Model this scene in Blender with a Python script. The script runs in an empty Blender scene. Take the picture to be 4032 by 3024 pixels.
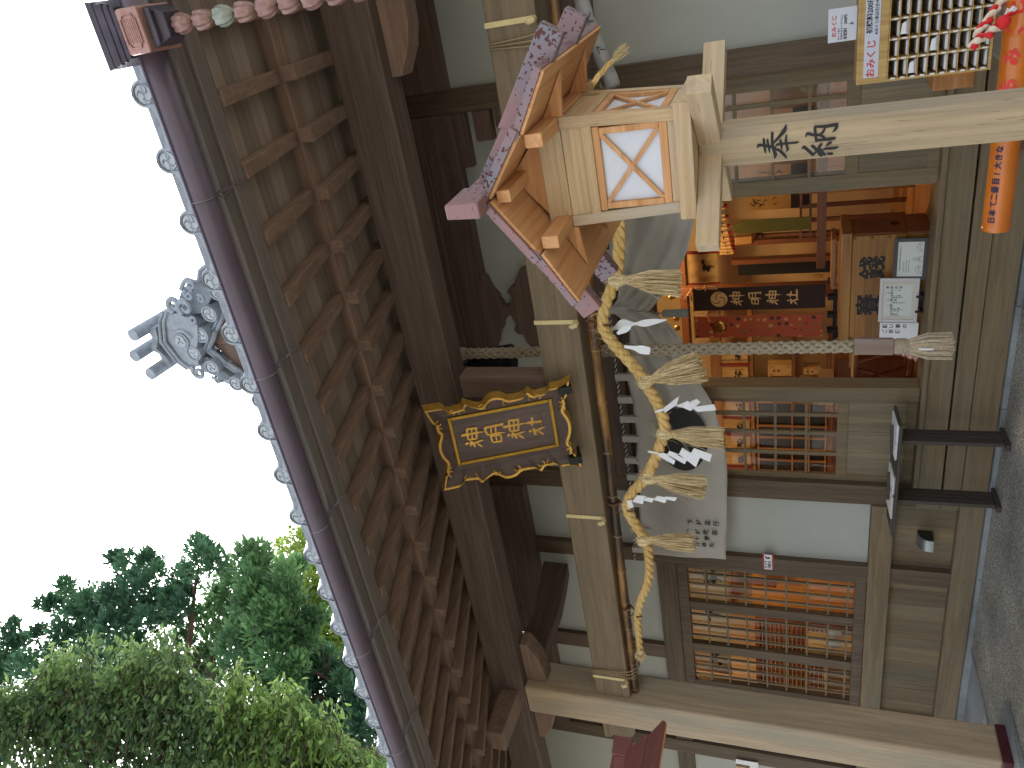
import bpy, bmesh, math, random
import numpy as np
from mathutils import Vector, Matrix
SC = bpy.context.scene
COL = SC.collection
R = math.radians
# ------------------------------------------------------------------ camera
def cam_axes(yaw, pitch, roll):
    f = np.array([-math.sin(yaw)*math.cos(pitch), math.cos(yaw)*math.cos(pitch), math.sin(pitch)])
    r = np.array([math.cos(yaw), math.sin(yaw), 0]); u = np.cross(r, f)
    return r*math.cos(roll)+u*math.sin(roll), u*math.cos(roll)-r*math.sin(roll), f
rt, up, fw = cam_axes(0.509769, 0.361763, 0.008877)
cd = bpy.data.cameras.new('camera'); cam = bpy.data.objects.new('camera', cd); COL.objects.link(cam)
# the phone was held upright but the picture is stored on its side: image right = down, image up = right
m = Matrix((( -up[0], rt[0], -fw[0], 0.0), (-up[1], rt[1], -fw[1], 0.0), (-up[2], rt[2], -fw[2], 1.55), (0, 0, 0, 1)))
cam.matrix_world = m
cd.sensor_fit = 'HORIZONTAL'; cd.sensor_width = 36.0; cd.lens = 36.0*3040.35/4032.0
cd.clip_start = 0.05; cd.clip_end = 500
SC.camera = cam
# ------------------------------------------------------------------ sky, sun, exposure
SUN_EL, SUN_AZ = R(55), R(318)          # azimuth measured clockwise from +Y
w = bpy.data.worlds.new("World"); SC.world = w; w.use_nodes = True
nt = w.node_tree; bg = nt.nodes['Background']
sky = nt.nodes.new('ShaderNodeTexSky'); sky.sky_type = 'NISHITA'; sky.sun_disc = False
sky.sun_elevation = SUN_EL; sky.sun_rotation = SUN_AZ; sky.air_density = 1.0; sky.dust_density = 4.0; sky.ozone_density = 1.0
hs = nt.nodes.new('ShaderNodeHueSaturation'); hs.inputs['Saturation'].default_value = 0.30
nt.links.new(sky.outputs[0], hs.inputs['Color']); nt.links.new(hs.outputs[0], bg.inputs['Color'])
bg.inputs['Strength'].default_value = 0.15
sd = bpy.data.lights.new('sun', 'SUN'); so = bpy.data.objects.new('sun', sd); COL.objects.link(so)
sd.energy = 1.2; sd.angle = R(14); sd.color = (1.0, 0.95, 0.88)
dirv = Vector((math.sin(SUN_AZ)*math.cos(SUN_EL), math.cos(SUN_AZ)*math.cos(SUN_EL), math.sin(SUN_EL)))
so.rotation_euler = dirv.to_track_quat('Z', 'Y').to_euler(); so.location = (0, -10, 20)
SC.view_settings.view_transform = 'Standard'; SC.view_settings.look = 'None'
SC.view_settings.gamma = 1.0; SC.view_settings.use_curve_mapping = False
SC.view_settings.exposure = 1.8
SC.cycles.max_bounces = 10; SC.cycles.diffuse_bounces = 5; SC.cycles.glossy_bounces = 4
SC.cycles.transparent_max_bounces = 12; SC.cycles.sample_clamp_indirect = 8
# ------------------------------------------------------------------ helpers
rnd = random.Random(7)
ROOM_W = 20
def s2l(c):
    return tuple(((v/12.92) if v <= 0.04045 else ((v+0.055)/1.055)**2.4) for v in c)
def hexc(h):
    h = h.lstrip('#'); return s2l(tuple(int(h[i:i+2], 16)/255 for i in (0, 2, 4)))+(1,)
MATS = {}
def newmat(name, rough=0.7, metal=0.0, spec=0.5):
    m = bpy.data.materials.new(name); m.use_nodes = True; b = m.node_tree.nodes['Principled BSDF']
    b.inputs['Roughness'].default_value = rough; b.inputs['Metallic'].default_value = metal
    b.inputs['Specular IOR Level'].default_value = spec
    return m, m.node_tree, b
def plain(name, h, rough=0.7, metal=0.0, var=0.12, scale=30, bump=0.0, emit=None, spec=0.5, trans=0.0):
    if name in MATS: return MATS[name]
    m, t, b = newmat(name, rough, metal, spec); c = hexc(h) if isinstance(h, str) else tuple(h)+(1,)
    N = t.nodes; L = t.links
    tc = N.new('ShaderNodeTexCoord'); nz = N.new('ShaderNodeTexNoise'); nz.inputs['Scale'].default_value = scale; nz.inputs['Detail'].default_value = 5
    L.new(tc.outputs['Object'], nz.inputs['Vector'])
    rp = N.new('ShaderNodeValToRGB'); L.new(nz.outputs['Fac'], rp.inputs['Fac'])
    rp.color_ramp.elements[0].position = .3; rp.color_ramp.elements[1].position = .7
    rp.color_ramp.elements[0].color = tuple(v*(1-var) for v in c[:3])+(1,); rp.color_ramp.elements[1].color = tuple(min(1, v*(1+var)) for v in c[:3])+(1,)
    L.new(rp.outputs['Color'], b.inputs['Base Color'])
    if bump:
        bp = N.new('ShaderNodeBump'); bp.inputs['Strength'].default_value = bump; bp.inputs['Distance'].default_value = .004
        L.new(nz.outputs['Fac'], bp.inputs['Height']); L.new(bp.outputs[0], b.inputs['Normal'])
    if emit: b.inputs['Emission Color'].default_value = c; b.inputs['Emission Strength'].default_value = emit
    if trans: b.inputs['Transmission Weight'].default_value = trans
    MATS[name] = m; return m
def wood(name, a, bcol, axis='X', stain=None, stain_amt=0.5, rough=0.62, fine=1.0, plank=0.0, plank_axis='Z', bump=0.25, plank_dark=0.5):
    """a..bcol: grain colours; axis: grain direction; stain: weather colour in long blotches; plank: width of boards (0 = none)"""
    key = name+'_'+axis+plank_axis*(plank > 0)
    if key in MATS: return MATS[key]
    m, t, b = newmat(key, rough, 0, .35); N = t.nodes; L = t.links
    tc = N.new('ShaderNodeTexCoord')
    def noise(across, along, detail=4, dist=0.0):
        mp = N.new('ShaderNodeMapping'); sc = [across]*3; sc['XYZ'.index(axis)] = along
        mp.inputs['Scale'].default_value = sc
        nz = N.new('ShaderNodeTexNoise'); nz.inputs['Scale'].default_value = 1; nz.inputs['Detail'].default_value = detail
        nz.inputs['Distortion'].default_value = dist
        L.new(tc.outputs['Object'], mp.inputs['Vector']); L.new(mp.outputs[0], nz.inputs['Vector']); return nz
    g1 = noise(70*fine, 2.2*fine, 6, .6); g2 = noise(14*fine, .7*fine, 3, 1.2)
    mx = N.new('ShaderNodeMath'); mx.operation = 'ADD'; mul = N.new('ShaderNodeMath'); mul.operation = 'MULTIPLY'; mul.inputs[1].default_value = .5
    L.new(g1.outputs['Fac'], mx.inputs[0]); L.new(g2.outputs['Fac'], mx.inputs[1]); L.new(mx.outputs[0], mul.inputs[0])
    rp = N.new('ShaderNodeValToRGB'); L.new(mul.outputs[0], rp.inputs['Fac'])
    rp.color_ramp.elements[0].position = .36; rp.color_ramp.elements[1].position = .64
    rp.color_ramp.elements[0].color = hexc(a); rp.color_ramp.elements[1].color = hexc(bcol)
    out = rp.outputs['Color']
    if stain:
        g3 = noise(5, .9, 5, .3); r3 = N.new('ShaderNodeValToRGB'); L.new(g3.outputs['Fac'], r3.inputs['Fac'])
        r3.color_ramp.elements[0].position = .45; r3.color_ramp.elements[1].position = .7
        r3.color_ramp.elements[0].color = (0, 0, 0, 1); r3.color_ramp.elements[1].color = (stain_amt,)*3+(1,)
        mi = N.new('ShaderNodeMixRGB'); L.new(r3.outputs[0], mi.inputs[0]); L.new(out, mi.inputs[1]); mi.inputs[2].default_value = hexc(stain); out = mi.outputs[0]
        g4 = noise(160, 9, 3); r4 = N.new('ShaderNodeValToRGB'); L.new(g4.outputs['Fac'], r4.inputs['Fac'])
        r4.color_ramp.elements[0].position = .30; r4.color_ramp.elements[1].position = .36
        r4.color_ramp.elements[0].color = (.55, .52, .5, 1); r4.color_ramp.elements[1].color = (1, 1, 1, 1)
        m4 = N.new('ShaderNodeMixRGB'); m4.blend_type = 'MULTIPLY'; m4.inputs[0].default_value = .8; L.new(out, m4.inputs[1]); L.new(r4.outputs[0], m4.inputs[2]); out = m4.outputs[0]
    hgt = mul.outputs[0]
    if plank:
        sx = N.new('ShaderNodeSeparateXYZ'); L.new(tc.outputs['Object'], sx.inputs[0])
        d = N.new('ShaderNodeMath'); d.operation = 'DIVIDE'; d.inputs[1].default_value = plank; L.new(sx.outputs[plank_axis], d.inputs[0])
        fr = N.new('ShaderNodeMath'); fr.operation = 'FRACT'; L.new(d.outputs[0], fr.inputs[0])
        fl = N.new('ShaderNodeMath'); fl.operation = 'FLOOR'; L.new(d.outputs[0], fl.inputs[0])
        wn = N.new('ShaderNodeTexWhiteNoise'); wn.noise_dimensions = '1D'; L.new(fl.outputs[0], wn.inputs['W'])
        mr = N.new('ShaderNodeMapRange'); mr.inputs['To Min'].default_value = .78; mr.inputs['To Max'].default_value = 1.15; L.new(wn.outputs['Value'], mr.inputs['Value'])
        ed = N.new('ShaderNodeMath'); ed.operation = 'LESS_THAN'; ed.inputs[1].default_value = .005/plank; L.new(fr.outputs[0], ed.inputs[0])
        e2 = N.new('ShaderNodeMapRange'); e2.inputs['To Min'].default_value = 1; e2.inputs['To Max'].default_value = plank_dark; L.new(ed.outputs[0], e2.inputs['Value'])
        pm = N.new('ShaderNodeMath'); pm.operation = 'MULTIPLY'; L.new(mr.outputs[0], pm.inputs[0]); L.new(e2.outputs[0], pm.inputs[1])
        vm = N.new('ShaderNodeMixRGB'); vm.blend_type = 'MULTIPLY'; vm.inputs[0].default_value = 1; L.new(out, vm.inputs[1]); L.new(pm.outputs[0], vm.inputs[2]); out = vm.outputs[0]
    L.new(out, b.inputs['Base Color'])
    bp = N.new('ShaderNodeBump'); bp.inputs['Strength'].default_value = bump; bp.inputs['Distance'].default_value = .002
    L.new(hgt, bp.inputs['Height']); L.new(bp.outputs[0], b.inputs['Normal'])
    MATS[key] = m; return m
class MB:
    def __init__(s): s.v = []; s.f = []
    def add(s, vs, fs):
        n = len(s.v); s.v += [tuple(map(float, p)) for p in vs]; s.f += [tuple(i+n for i in q) for q in fs]; return s
    def box(s, x0, x1, y0, y1, z0, z1):
        return s.hexa([(x0, y0, z0), (x1, y0, z0), (x1, y1, z0), (x0, y1, z0), (x0, y0, z1), (x1, y0, z1), (x1, y1, z1), (x0, y1, z1)])
    def hexa(s, p): return s.add(p, [(0, 3, 2, 1), (4, 5, 6, 7), (0, 1, 5, 4), (1, 2, 6, 5), (2, 3, 7, 6), (3, 0, 4, 7)])
    def obox(s, c, ax, ay, az, hx, hy, hz):
        c = Vector(c); ax = Vector(ax).normalized()*hx; ay = Vector(ay).normalized()*hy; az = Vector(az).normalized()*hz
        return s.hexa([c-ax-ay-az, c+ax-ay-az, c+ax+ay-az, c-ax+ay-az, c-ax-ay+az, c+ax-ay+az, c+ax+ay+az, c-ax+ay+az])
    def beam(s, a, b, wd, ht, up=(0, 0, 1)):
        a = Vector(a); b = Vector(b); d = (b-a).normalized(); sd_ = d.cross(Vector(up)).normalized(); u = sd_.cross(d)
        return s.obox((a+b)/2, d, sd_, u, (b-a).length/2, wd/2, ht/2)
    def prism(s, poly, o, u, v, n, t):
        """polygon (u,v) on plane at o, extruded along n by t"""
        o = Vector(o); u = Vector(u); v = Vector(v); n = Vector(n); k = len(poly)
        A = [o+u*p[0]+v*p[1] for p in poly]; B = [p+n*t for p in A]
        return s.add(A+B, [tuple(range(k))[::-1], tuple(range(k, 2*k))]+[(i, (i+1) % k, k+(i+1) % k, k+i) for i in range(k)])
    def tube(s, path, r, n=8, cap=True, ref=None):
        P = [Vector(p) for p in path]; k = len(P); rr = r if hasattr(r, '__len__') else [r]*k
        t0 = (P[1]-P[0]).normalized(); u = Vector(ref) if ref else (Vector((0, 0, 1)) if abs(t0.z) < .9 else Vector((1, 0, 0)))
        V = []
        for i in range(k):
            t = (P[min(i+1, k-1)]-P[max(i-1, 0)])
            t = t.normalized() if t.length > 1e-9 else t0
            u = (u-t*u.dot(t)); u = u.normalized() if u.length > 1e-6 else t.orthogonal().normalized(); w_ = t.cross(u)
            V += [P[i]+(u*math.cos(2*math.pi*j/n)+w_*math.sin(2*math.pi*j/n))*rr[i] for j in range(n)]
        F = [(i*n+j, i*n+(j+1) % n, (i+1)*n+(j+1) % n, (i+1)*n+j) for i in range(k-1) for j in range(n)]
        if cap: F += [tuple(range(n))[::-1], tuple((k-1)*n+j for j in range(n))]
        return s.add(V, F)
    def lathe(s, prof, c=(0, 0, 0), axis=(0, 0, 1), n=24, lobes=0, la=0.0, cap=True):
        """prof: (radius, height) list along axis"""
        c = Vector(c); a = Vector(axis).normalized(); u = a.orthogonal().normalized(); w_ = a.cross(u); V = []; k = len(prof)
        for r, h in prof:
            for j in range(n):
                an = 2*math.pi*j/n; q = r*(1+la*abs(math.cos(lobes*an/2))) if lobes else r
                V.append(c+a*h+(u*math.cos(an)+w_*math.sin(an))*q)
        F = [(i*n+j, i*n+(j+1) % n, (i+1)*n+(j+1) % n, (i+1)*n+j) for i in range(k-1) for j in range(n)]
        if cap: F += [tuple(range(n))[::-1], tuple((k-1)*n+j for j in range(n))]
        return s.add(V, F)
    def stroke(s, pts, o, u, v, n, t=.001, k=.001, sub=4, wmul=1.0):
        """brush stroke: (u,v,width) control points, smoothed, laid on a plane and raised by t"""
        P = np.array(pts, float)*k; P[:, 2] *= wmul; Q = smooth(P, sub)
        o = Vector(o); u = Vector(u); v = Vector(v); n = Vector(n); A = []; K = len(Q)
        for i in range(K):
            d = Q[min(i+1, K-1), :2]-Q[max(i-1, 0), :2]; d /= (np.linalg.norm(d)+1e-9); nn = np.array([-d[1], d[0]])*Q[i, 2]/2
            a = Q[i, :2]+nn; b = Q[i, :2]-nn
            A += [o+u*a[0]+v*a[1], o+u*b[0]+v*b[1]]
        m_ = len(A); B = [p+n*t for p in A]; F = []
        for i in range(K-1):
            a, b, c, d = 2*i, 2*i+1, 2*i+3, 2*i+2
            F += [(a, b, c, d), (m_+a, m_+d, m_+c, m_+b), (a, d, m_+d, m_+a), (b, m_+b, m_+c, c)]
        F += [(0, m_, m_+1, 1), (2*K-2, 2*K-1, m_+2*K-1, m_+2*K-2)]
        return s.add(A+B, F)
    def build(s, name, mat, parent=None, bevel=0.0, smooth=False, org=None, seg=2):
        if org is None: org = ORG.get(parent.name, (0, 0, 0)) if parent else (0, 0, 0)
        me = bpy.data.meshes.new(name); V = np.array(s.v)-np.array(org)
        me.from_pydata([tuple(p) for p in V], [], s.f); me.update()
        bm = bmesh.new(); bm.from_mesh(me); bmesh.ops.recalc_face_normals(bm, faces=bm.faces); bm.to_mesh(me); bm.free()
        if smooth:
            for p in me.polygons: p.use_smooth = True
            if smooth != 'all':
                try: me.set_sharp_from_angle(angle=R(40))
                except Exception: pass
        me.materials.append(mat)
        o = bpy.data.objects.new(name, me); COL.objects.link(o)
        if parent: o.parent = parent; ORG[o.name] = org
        else: o.location = org; ORG[o.name] = org
        if bevel:
            md = o.modifiers.new('bevel', 'BEVEL'); md.width = bevel; md.segments = seg; md.limit_method = 'ANGLE'; md.angle_limit = R(50)
        return o
ORG = {}
def smooth(P, sub=6):
    P = np.array(P, float); n = len(P); out = []
    for i in range(n-1):
        p0 = P[max(i-1, 0)]; p1 = P[i]; p2 = P[i+1]; p3 = P[min(i+2, n-1)]
        for j in range(sub):
            t = j/sub; out.append(.5*((2*p1)+(-p0+p2)*t+(2*p0-5*p1+4*p2-p3)*t*t+(-p0+3*p1-3*p2+p3)*t**3))
    out.append(P[-1]); return np.array(out)
def thing(name, label, cat, loc=(0, 0, 0), group=None):
    o = bpy.data.objects.new(name, None); COL.objects.link(o); o.location = loc; o.empty_display_size = .1
    ORG[o.name] = tuple(loc); tag(o, label, cat, group); return o
def tag(o, label, cat, group=None):
    o['label'] = label; o['category'] = cat
    if group: o['group'] = group
    return o
def struct(o, kind='structure'): o['kind'] = kind; return o
def text_bm(mb, body, o, u, v, size, align='CENTER', t=.0006, spacing=1.0, off=0.0, shear=0.0):
    """adds text as solid letters to a mesh builder; o = anchor, u right, v up"""
    cu = bpy.data.curves.new('txt', 'FONT'); cu.body = body; cu.size = size; cu.align_x = align; cu.align_y = 'CENTER'
    cu.extrude = t/2; cu.space_line = spacing; cu.offset = off; cu.resolution_u = 2; cu.shear = shear
    ob = bpy.data.objects.new('txt', cu); COL.objects.link(ob)
    dg = bpy.context.evaluated_depsgraph_get(); dg.update()
    me = bpy.data.meshes.new_from_object(ob.evaluated_get(dg))
    o = Vector(o); u = Vector(u).normalized(); v = Vector(v).normalized(); n = u.cross(v)
    mb.add([o+u*p.co.x+v*p.co.y+n*(p.co.z+t/2) for p in me.vertices], [tuple(p.vertices) for p in me.polygons])
    bpy.data.objects.remove(ob); bpy.data.curves.remove(cu); bpy.data.meshes.remove(me)
def column_text(mb, s, o, u, v, size, pitch=1.1, t=.0006, off=0.0):
    o = Vector(o); vv = Vector(v).normalized()
    for i, ch in enumerate(s):
        if ch != ' ': text_bm(mb, ch, o-vv*(i*size*pitch), u, v, size, t=t, off=off)
def comma(r, ang, sgn=1):
    """one tomoe comma as stroke points in a unit circle"""
    pts = []
    for i in range(9):
        f = i/8; a = ang+sgn*f*2.15; rad = .46+.42*f**.8; pts.append((r*rad*math.cos(a), r*rad*math.sin(a), r*(.60*(1-f)**.75+.03)))
    return pts
def tomoe(mb, r, o, u, v, n, t=.004, rot=0.3, sgn=1):
    for q in range(3):
        a = rot+q*2*math.pi/3
        mb.prism([(r*.47*math.cos(a)+r*.33*math.cos(2*math.pi*i/18), r*.47*math.sin(a)+r*.33*math.sin(2*math.pi*i/18)) for i in range(18)], o, u, v, n, t*1.02)
        pts = []
        for i in range(10):
            f = i/9; b = a+sgn*f*2.0; rad = r*(.55+.36*f**.7); pts.append((rad*math.cos(b), rad*math.sin(b), r*(.50*(1-f)**.8+.02)))
        mb.stroke(pts, o, u, v, n, t, k=1.0, sub=2)
# ------------------------------------------------------------------ materials shared
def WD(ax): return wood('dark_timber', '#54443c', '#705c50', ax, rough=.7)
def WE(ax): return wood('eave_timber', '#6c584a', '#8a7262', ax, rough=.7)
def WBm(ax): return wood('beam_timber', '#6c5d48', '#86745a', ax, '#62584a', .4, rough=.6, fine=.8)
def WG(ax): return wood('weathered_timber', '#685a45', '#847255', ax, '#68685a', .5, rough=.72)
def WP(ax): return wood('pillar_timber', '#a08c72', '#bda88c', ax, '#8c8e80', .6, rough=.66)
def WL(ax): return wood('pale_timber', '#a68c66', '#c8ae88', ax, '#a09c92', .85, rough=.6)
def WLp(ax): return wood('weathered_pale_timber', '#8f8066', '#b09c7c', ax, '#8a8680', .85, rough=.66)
def WLw(ax): return wood('warm_pale_timber', '#b07c4c', '#d0a070', ax, rough=.55)
def WO(ax): return wood('varnished_orange_timber', '#a06a38', '#c49058', ax, rough=.4)
def WR(ax): return wood('red_brown_timber', '#70442c', '#8c5a3c', ax, rough=.45)
PL = plain('wall_plaster', '#abaea6', .9, var=.035, scale=3, bump=.02)
IRON = plain('black_iron', '#1d1c1c', .5, .3)
GOLD = plain('gold_leaf', '#c09440', .32, .5, var=.15, scale=40, spec=.7)
STRAW = wood('rice_straw', '#8e6f38', '#f4e2b4', 'Z', rough=.7, fine=2.2, bump=.1)
STRAWR = wood('straw_rope', '#b8924e', '#e6c888', 'X', rough=.75, fine=1.5, bump=.6)
PAPER = plain('white_paper', '#e6e8ea', .8, var=.02)
INK = plain('black_ink', '#0d0e10', .6, var=.05)
REDINK = plain('red_ink', '#c8403a', .7, var=.05)
COPPER = None
def copper_mat():
    m, t, b = newmat('spotted_copper', .55, .25, .4); N = t.nodes; L = t.links
    tc = N.new('ShaderNodeTexCoord'); vo = N.new('ShaderNodeTexVoronoi'); vo.inputs['Scale'].default_value = 62
    nz = N.new('ShaderNodeTexNoise'); nz.inputs['Scale'].default_value = 5; nz.inputs['Detail'].default_value = 4
    dn = N.new('ShaderNodeTexNoise'); dn.inputs['Scale'].default_value = 22
    mixv = N.new('ShaderNodeMixRGB'); mixv.inputs[0].default_value = .05; L.new(tc.outputs['Object'], mixv.inputs[1]); L.new(dn.outputs['Color'], mixv.inputs[2]); L.new(tc.outputs['Object'], dn.inputs['Vector'])
    L.new(mixv.outputs[0], vo.inputs['Vector']); L.new(tc.outputs['Object'], nz.inputs['Vector'])
    mr = N.new('ShaderNodeMapRange'); mr.inputs['From Min'].default_value = .35; mr.inputs['From Max'].default_value = .7; mr.inputs['To Min'].default_value = .12; mr.inputs['To Max'].default_value = .52
    L.new(nz.outputs['Fac'], mr.inputs['Value'])
    lt = N.new('ShaderNodeMath'); lt.operation = 'LESS_THAN'; L.new(vo.outputs['Distance'], lt.inputs[0]); L.new(mr.outputs[0], lt.inputs[1])
    base = N.new('ShaderNodeValToRGB'); L.new(nz.outputs['Fac'], base.inputs['Fac'])
    base.color_ramp.elements[0].position = .4; base.color_ramp.elements[1].position = .62
    base.color_ramp.elements[0].color = hexc('#8e6e6e'); base.color_ramp.elements[1].color = hexc('#77767e')
    mx = N.new('ShaderNodeMixRGB'); L.new(lt.outputs[0], mx.inputs[0]); L.new(base.outputs[0], mx.inputs[1]); mx.inputs[2].default_value = hexc('#563030')
    L.new(mx.outputs[0], b.inputs['Base Color']); return m
COPPER = copper_mat()
def gravel_mat(name, a, b_, c, scale):
    m, t, b = newmat(name, .85); N = t.nodes; L = t.links
    tc = N.new('ShaderNodeTexCoord'); vo = N.new('ShaderNodeTexVoronoi'); vo.inputs['Scale'].default_value = scale
    L.new(tc.outputs['Object'], vo.inputs['Vector'])
    rp = N.new('ShaderNodeValToRGB'); L.new(vo.outputs['Color'], rp.inputs['Fac'])
    rp.color_ramp.elements[0].color = hexc(a); rp.color_ramp.elements[1].color = hexc(b_); e = rp.color_ramp.elements.new(.5); e.color = hexc(c)
    ed = N.new('ShaderNodeMapRange'); ed.inputs['From Min'].default_value = .25; ed.inputs['From Max'].default_value = .75; ed.inputs['To Min'].default_value = 1; ed.inputs['To Max'].default_value = .55
    L.new(vo.outputs['Distance'], ed.inputs['Value'])
    mx = N.new('ShaderNodeMixRGB'); mx.blend_type = 'MULTIPLY'; mx.inputs[0].default_value = 1; L.new(rp.outputs[0], mx.inputs[1]); L.new(ed.outputs[0], mx.inputs[2])
    nz = N.new('ShaderNodeTexNoise'); nz.inputs['Scale'].default_value = 1.6; nz.inputs['Detail'].default_value = 5; L.new(tc.outputs['Object'], nz.inputs['Vector'])
    mr = N.new('ShaderNodeMapRange'); mr.inputs['From Min'].default_value = .35; mr.inputs['From Max'].default_value = .65; mr.inputs['To Min'].default_value = .7; mr.inputs['To Max'].default_value = 1.2; L.new(nz.outputs['Fac'], mr.inputs['Value'])
    m2 = N.new('ShaderNodeMixRGB'); m2.blend_type = 'MULTIPLY'; m2.inputs[0].default_value = 1; L.new(mx.outputs[0], m2.inputs[1]); L.new(mr.outputs[0], m2.inputs[2])
    L.new(m2.outputs[0], b.inputs['Base Color'])
    bp = N.new('ShaderNodeBump'); bp.inputs['Strength'].default_value = .8; bp.inputs['Distance'].default_value = .006; bp.invert = True
    L.new(vo.outputs['Distance'], bp.inputs['Height']); L.new(bp.outputs[0], b.inputs['Normal']); return m
GRAV = gravel_mat('washed_pebble', '#74756c', '#d0cdc0', '#a4a398', 75)
GRANITE = gravel_mat('pale_granite', '#8d9496', '#b4b9ba', '#a2a8aa', 220)
def glass_mat():
    m, t, b = newmat('window_glass', .02); N = t.nodes; L = t.links; out = N['Material Output']
    tr = N.new('ShaderNodeBsdfTransparent'); tr.inputs[0].default_value = (.93, .95, .94, 1); gl = N.new('ShaderNodeBsdfGlossy'); gl.inputs['Roughness'].default_value = .02
    lw_ = N.new('ShaderNodeLayerWeight'); pw = N.new('ShaderNodeMath'); pw.operation = 'POWER'; pw.inputs[1].default_value = 5.0; L.new(lw_.outputs['Facing'], pw.inputs[0])
    ma = N.new('ShaderNodeMath'); ma.operation = 'MULTIPLY_ADD'; ma.inputs[1].default_value = .92; ma.inputs[2].default_value = .05; L.new(pw.outputs[0], ma.inputs[0]); mx = N.new('ShaderNodeMixShader')
    L.new(ma.outputs[0], mx.inputs[0]); L.new(tr.outputs[0], mx.inputs[1]); L.new(gl.outputs[0], mx.inputs[2]); L.new(mx.outputs[0], out.inputs['Surface']); return m
GLASS = glass_mat()
# ------------------------------------------------------------------ ground
def sheet(name, x0, x1, y0, y1, z, mat):
    return struct(MB().add([(x0, y0, z), (x1, y0, z), (x1, y1, z), (x0, y1, z)], [(0, 1, 2, 3)]).build(name, mat))
sheet('ground', -150, 150, -150, 150, -.20, gravel_mat('bare_ground', '#8a867a', '#c4bfb2', '#a8a498', 40))
struct(MB().box(-6.62, 3.0, 1.2, 6.52, -.19, -.05).build('porch_floor', GRAV))
struct(MB().box(-6.70, -6.623, 1.2, 6.52, -.195, -.045).build('porch_kerb', GRANITE, bevel=.006))
g = MB()
for i in range(14): g.box(-10.5+i*.95, -10.5+i*.95+.944, 6.523, 7.0, -.196, -.012+(.0 if i % 2 else -.003))
struct(g.build('foundation_kerb', GRANITE, bevel=.004))
struct(MB().box(-10.5, -6.705, 5.85, 6.52, -.199, -.07).build('granite_paving', GRANITE, bevel=.004))
# ------------------------------------------------------------------ the hall
hall = thing('shrine_hall', 'dark timber shrine hall with tiled porch roof, white plaster walls and lit interior', 'shrine', (-2.8, 6.65, -.01))
Yw = 6.65
def hb(name, mat, *a, bevel=.005, parent=hall): return MB().box(*a).build(name, mat, parent, bevel=bevel)
# floor, back room shell
hb('room_floor', WO('X'), -9.6, 2.4, 6.72, 10.4, .40, .56, bevel=0)
wallm = plain('warm_room_plaster', '#d8b98a', .85, var=.05, scale=4)
hb('room_wall', wallm, -9.6, 2.4, 10.4, 10.5, .40, 3.6, bevel=0)
hb('room_wall', wallm, -9.7, -9.6, 6.72, 10.5, .40, 3.6, bevel=0)
hb('room_wall', wallm, 2.4, 2.5, 6.72, 10.5, .40, 3.6, bevel=0)
hb('room_ceiling', WR('X'), -9.7, 2.5, 6.72, 10.5, 3.6, 3.7, bevel=0)
# main wall posts
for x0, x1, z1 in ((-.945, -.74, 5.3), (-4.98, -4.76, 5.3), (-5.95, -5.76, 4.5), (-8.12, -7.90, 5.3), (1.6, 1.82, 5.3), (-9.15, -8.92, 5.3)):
    hb('wall_post', wood('dark_post_timber', '#4e4234', '#6a5a48', 'Z', rough=.7), x0, x1, 6.585, 6.78, .195, z1)
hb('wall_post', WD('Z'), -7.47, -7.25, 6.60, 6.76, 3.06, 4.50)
# plaster panels
for a in ((-.74, 1.6, .93, 3.14), (-5.76, -4.98, .936, 3.14), (-10.6, -9.15, .93, 2.85), (-8.92, -8.12, .93, 2.85), (1.82, 2.6, .93, 3.14)):
    hb('plaster_panel', PL, a[0], a[1], 6.655, 6.72, a[2], a[3], bevel=0)
for a in ((-.74, 1.6), (-4.76, -.945), (-5.76, -4.98), (-7.25, -5.95), (-7.90, -7.47), (-8.92, -8.12), (-10.6, -9.15)):
    hb('plaster_panel', PL, a[0], a[1], 6.66, 6.72, 3.06 if a[0] < -5.9 else 3.14, 5.3, bevel=0)
# lintels and rails
DK = lambda ax: wood('dark_post_timber', '#4e4234', '#6a5a48', ax, rough=.7)  # dark brown timber of posts, lintels and window frame
hb('lintel', WD('X'), -4.76, -.945, 6.57, 6.76, 3.20, 3.66)
hb('lintel', WD('X'), -4.76, -.945, 6.60, 6.76, 2.86, 3.197)
hb('lintel', WD('X'), -.74, 1.6, 6.60, 6.76, 3.14, 3.66)
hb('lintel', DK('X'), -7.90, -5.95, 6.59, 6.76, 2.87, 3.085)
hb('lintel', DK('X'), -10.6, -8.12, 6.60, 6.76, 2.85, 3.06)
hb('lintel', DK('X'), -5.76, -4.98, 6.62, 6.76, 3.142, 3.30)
hb('wall_rail', WG('X'), -10.6, -4.98, 6.56, 6.80, .73, .933)
hb('wall_rail', WG('X'), -.74, 2.6, 6.58, 6.76, .73, .93)
hb('board_panel', wood('vertical_boards', '#685a45', '#847255', 'Z', '#68685a', .5, rough=.72, plank=.205, plank_axis='X', plank_dark=.6), -10.6, -4.98, 6.66, 6.72, .16, .73, bevel=0)
hb('board_panel', wood('vertical_boards', '#685a45', '#847255', 'Z', '#68685a', .5, rough=.72, plank=.205, plank_axis='X'), -.74, 2.6, 6.66, 6.72, .16, .73, bevel=0)
hb('ground_sill', WG('X'), -10.6, 2.6, 6.56, 6.84, -.008, .197)
hb('step_board', WG('X'), -4.975, 1.6, 6.575, 6.80, .20, .345)
hb('step_board', WG('X'), -4.98, 1.6, 6.57, 6.82, .362, .555)
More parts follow.
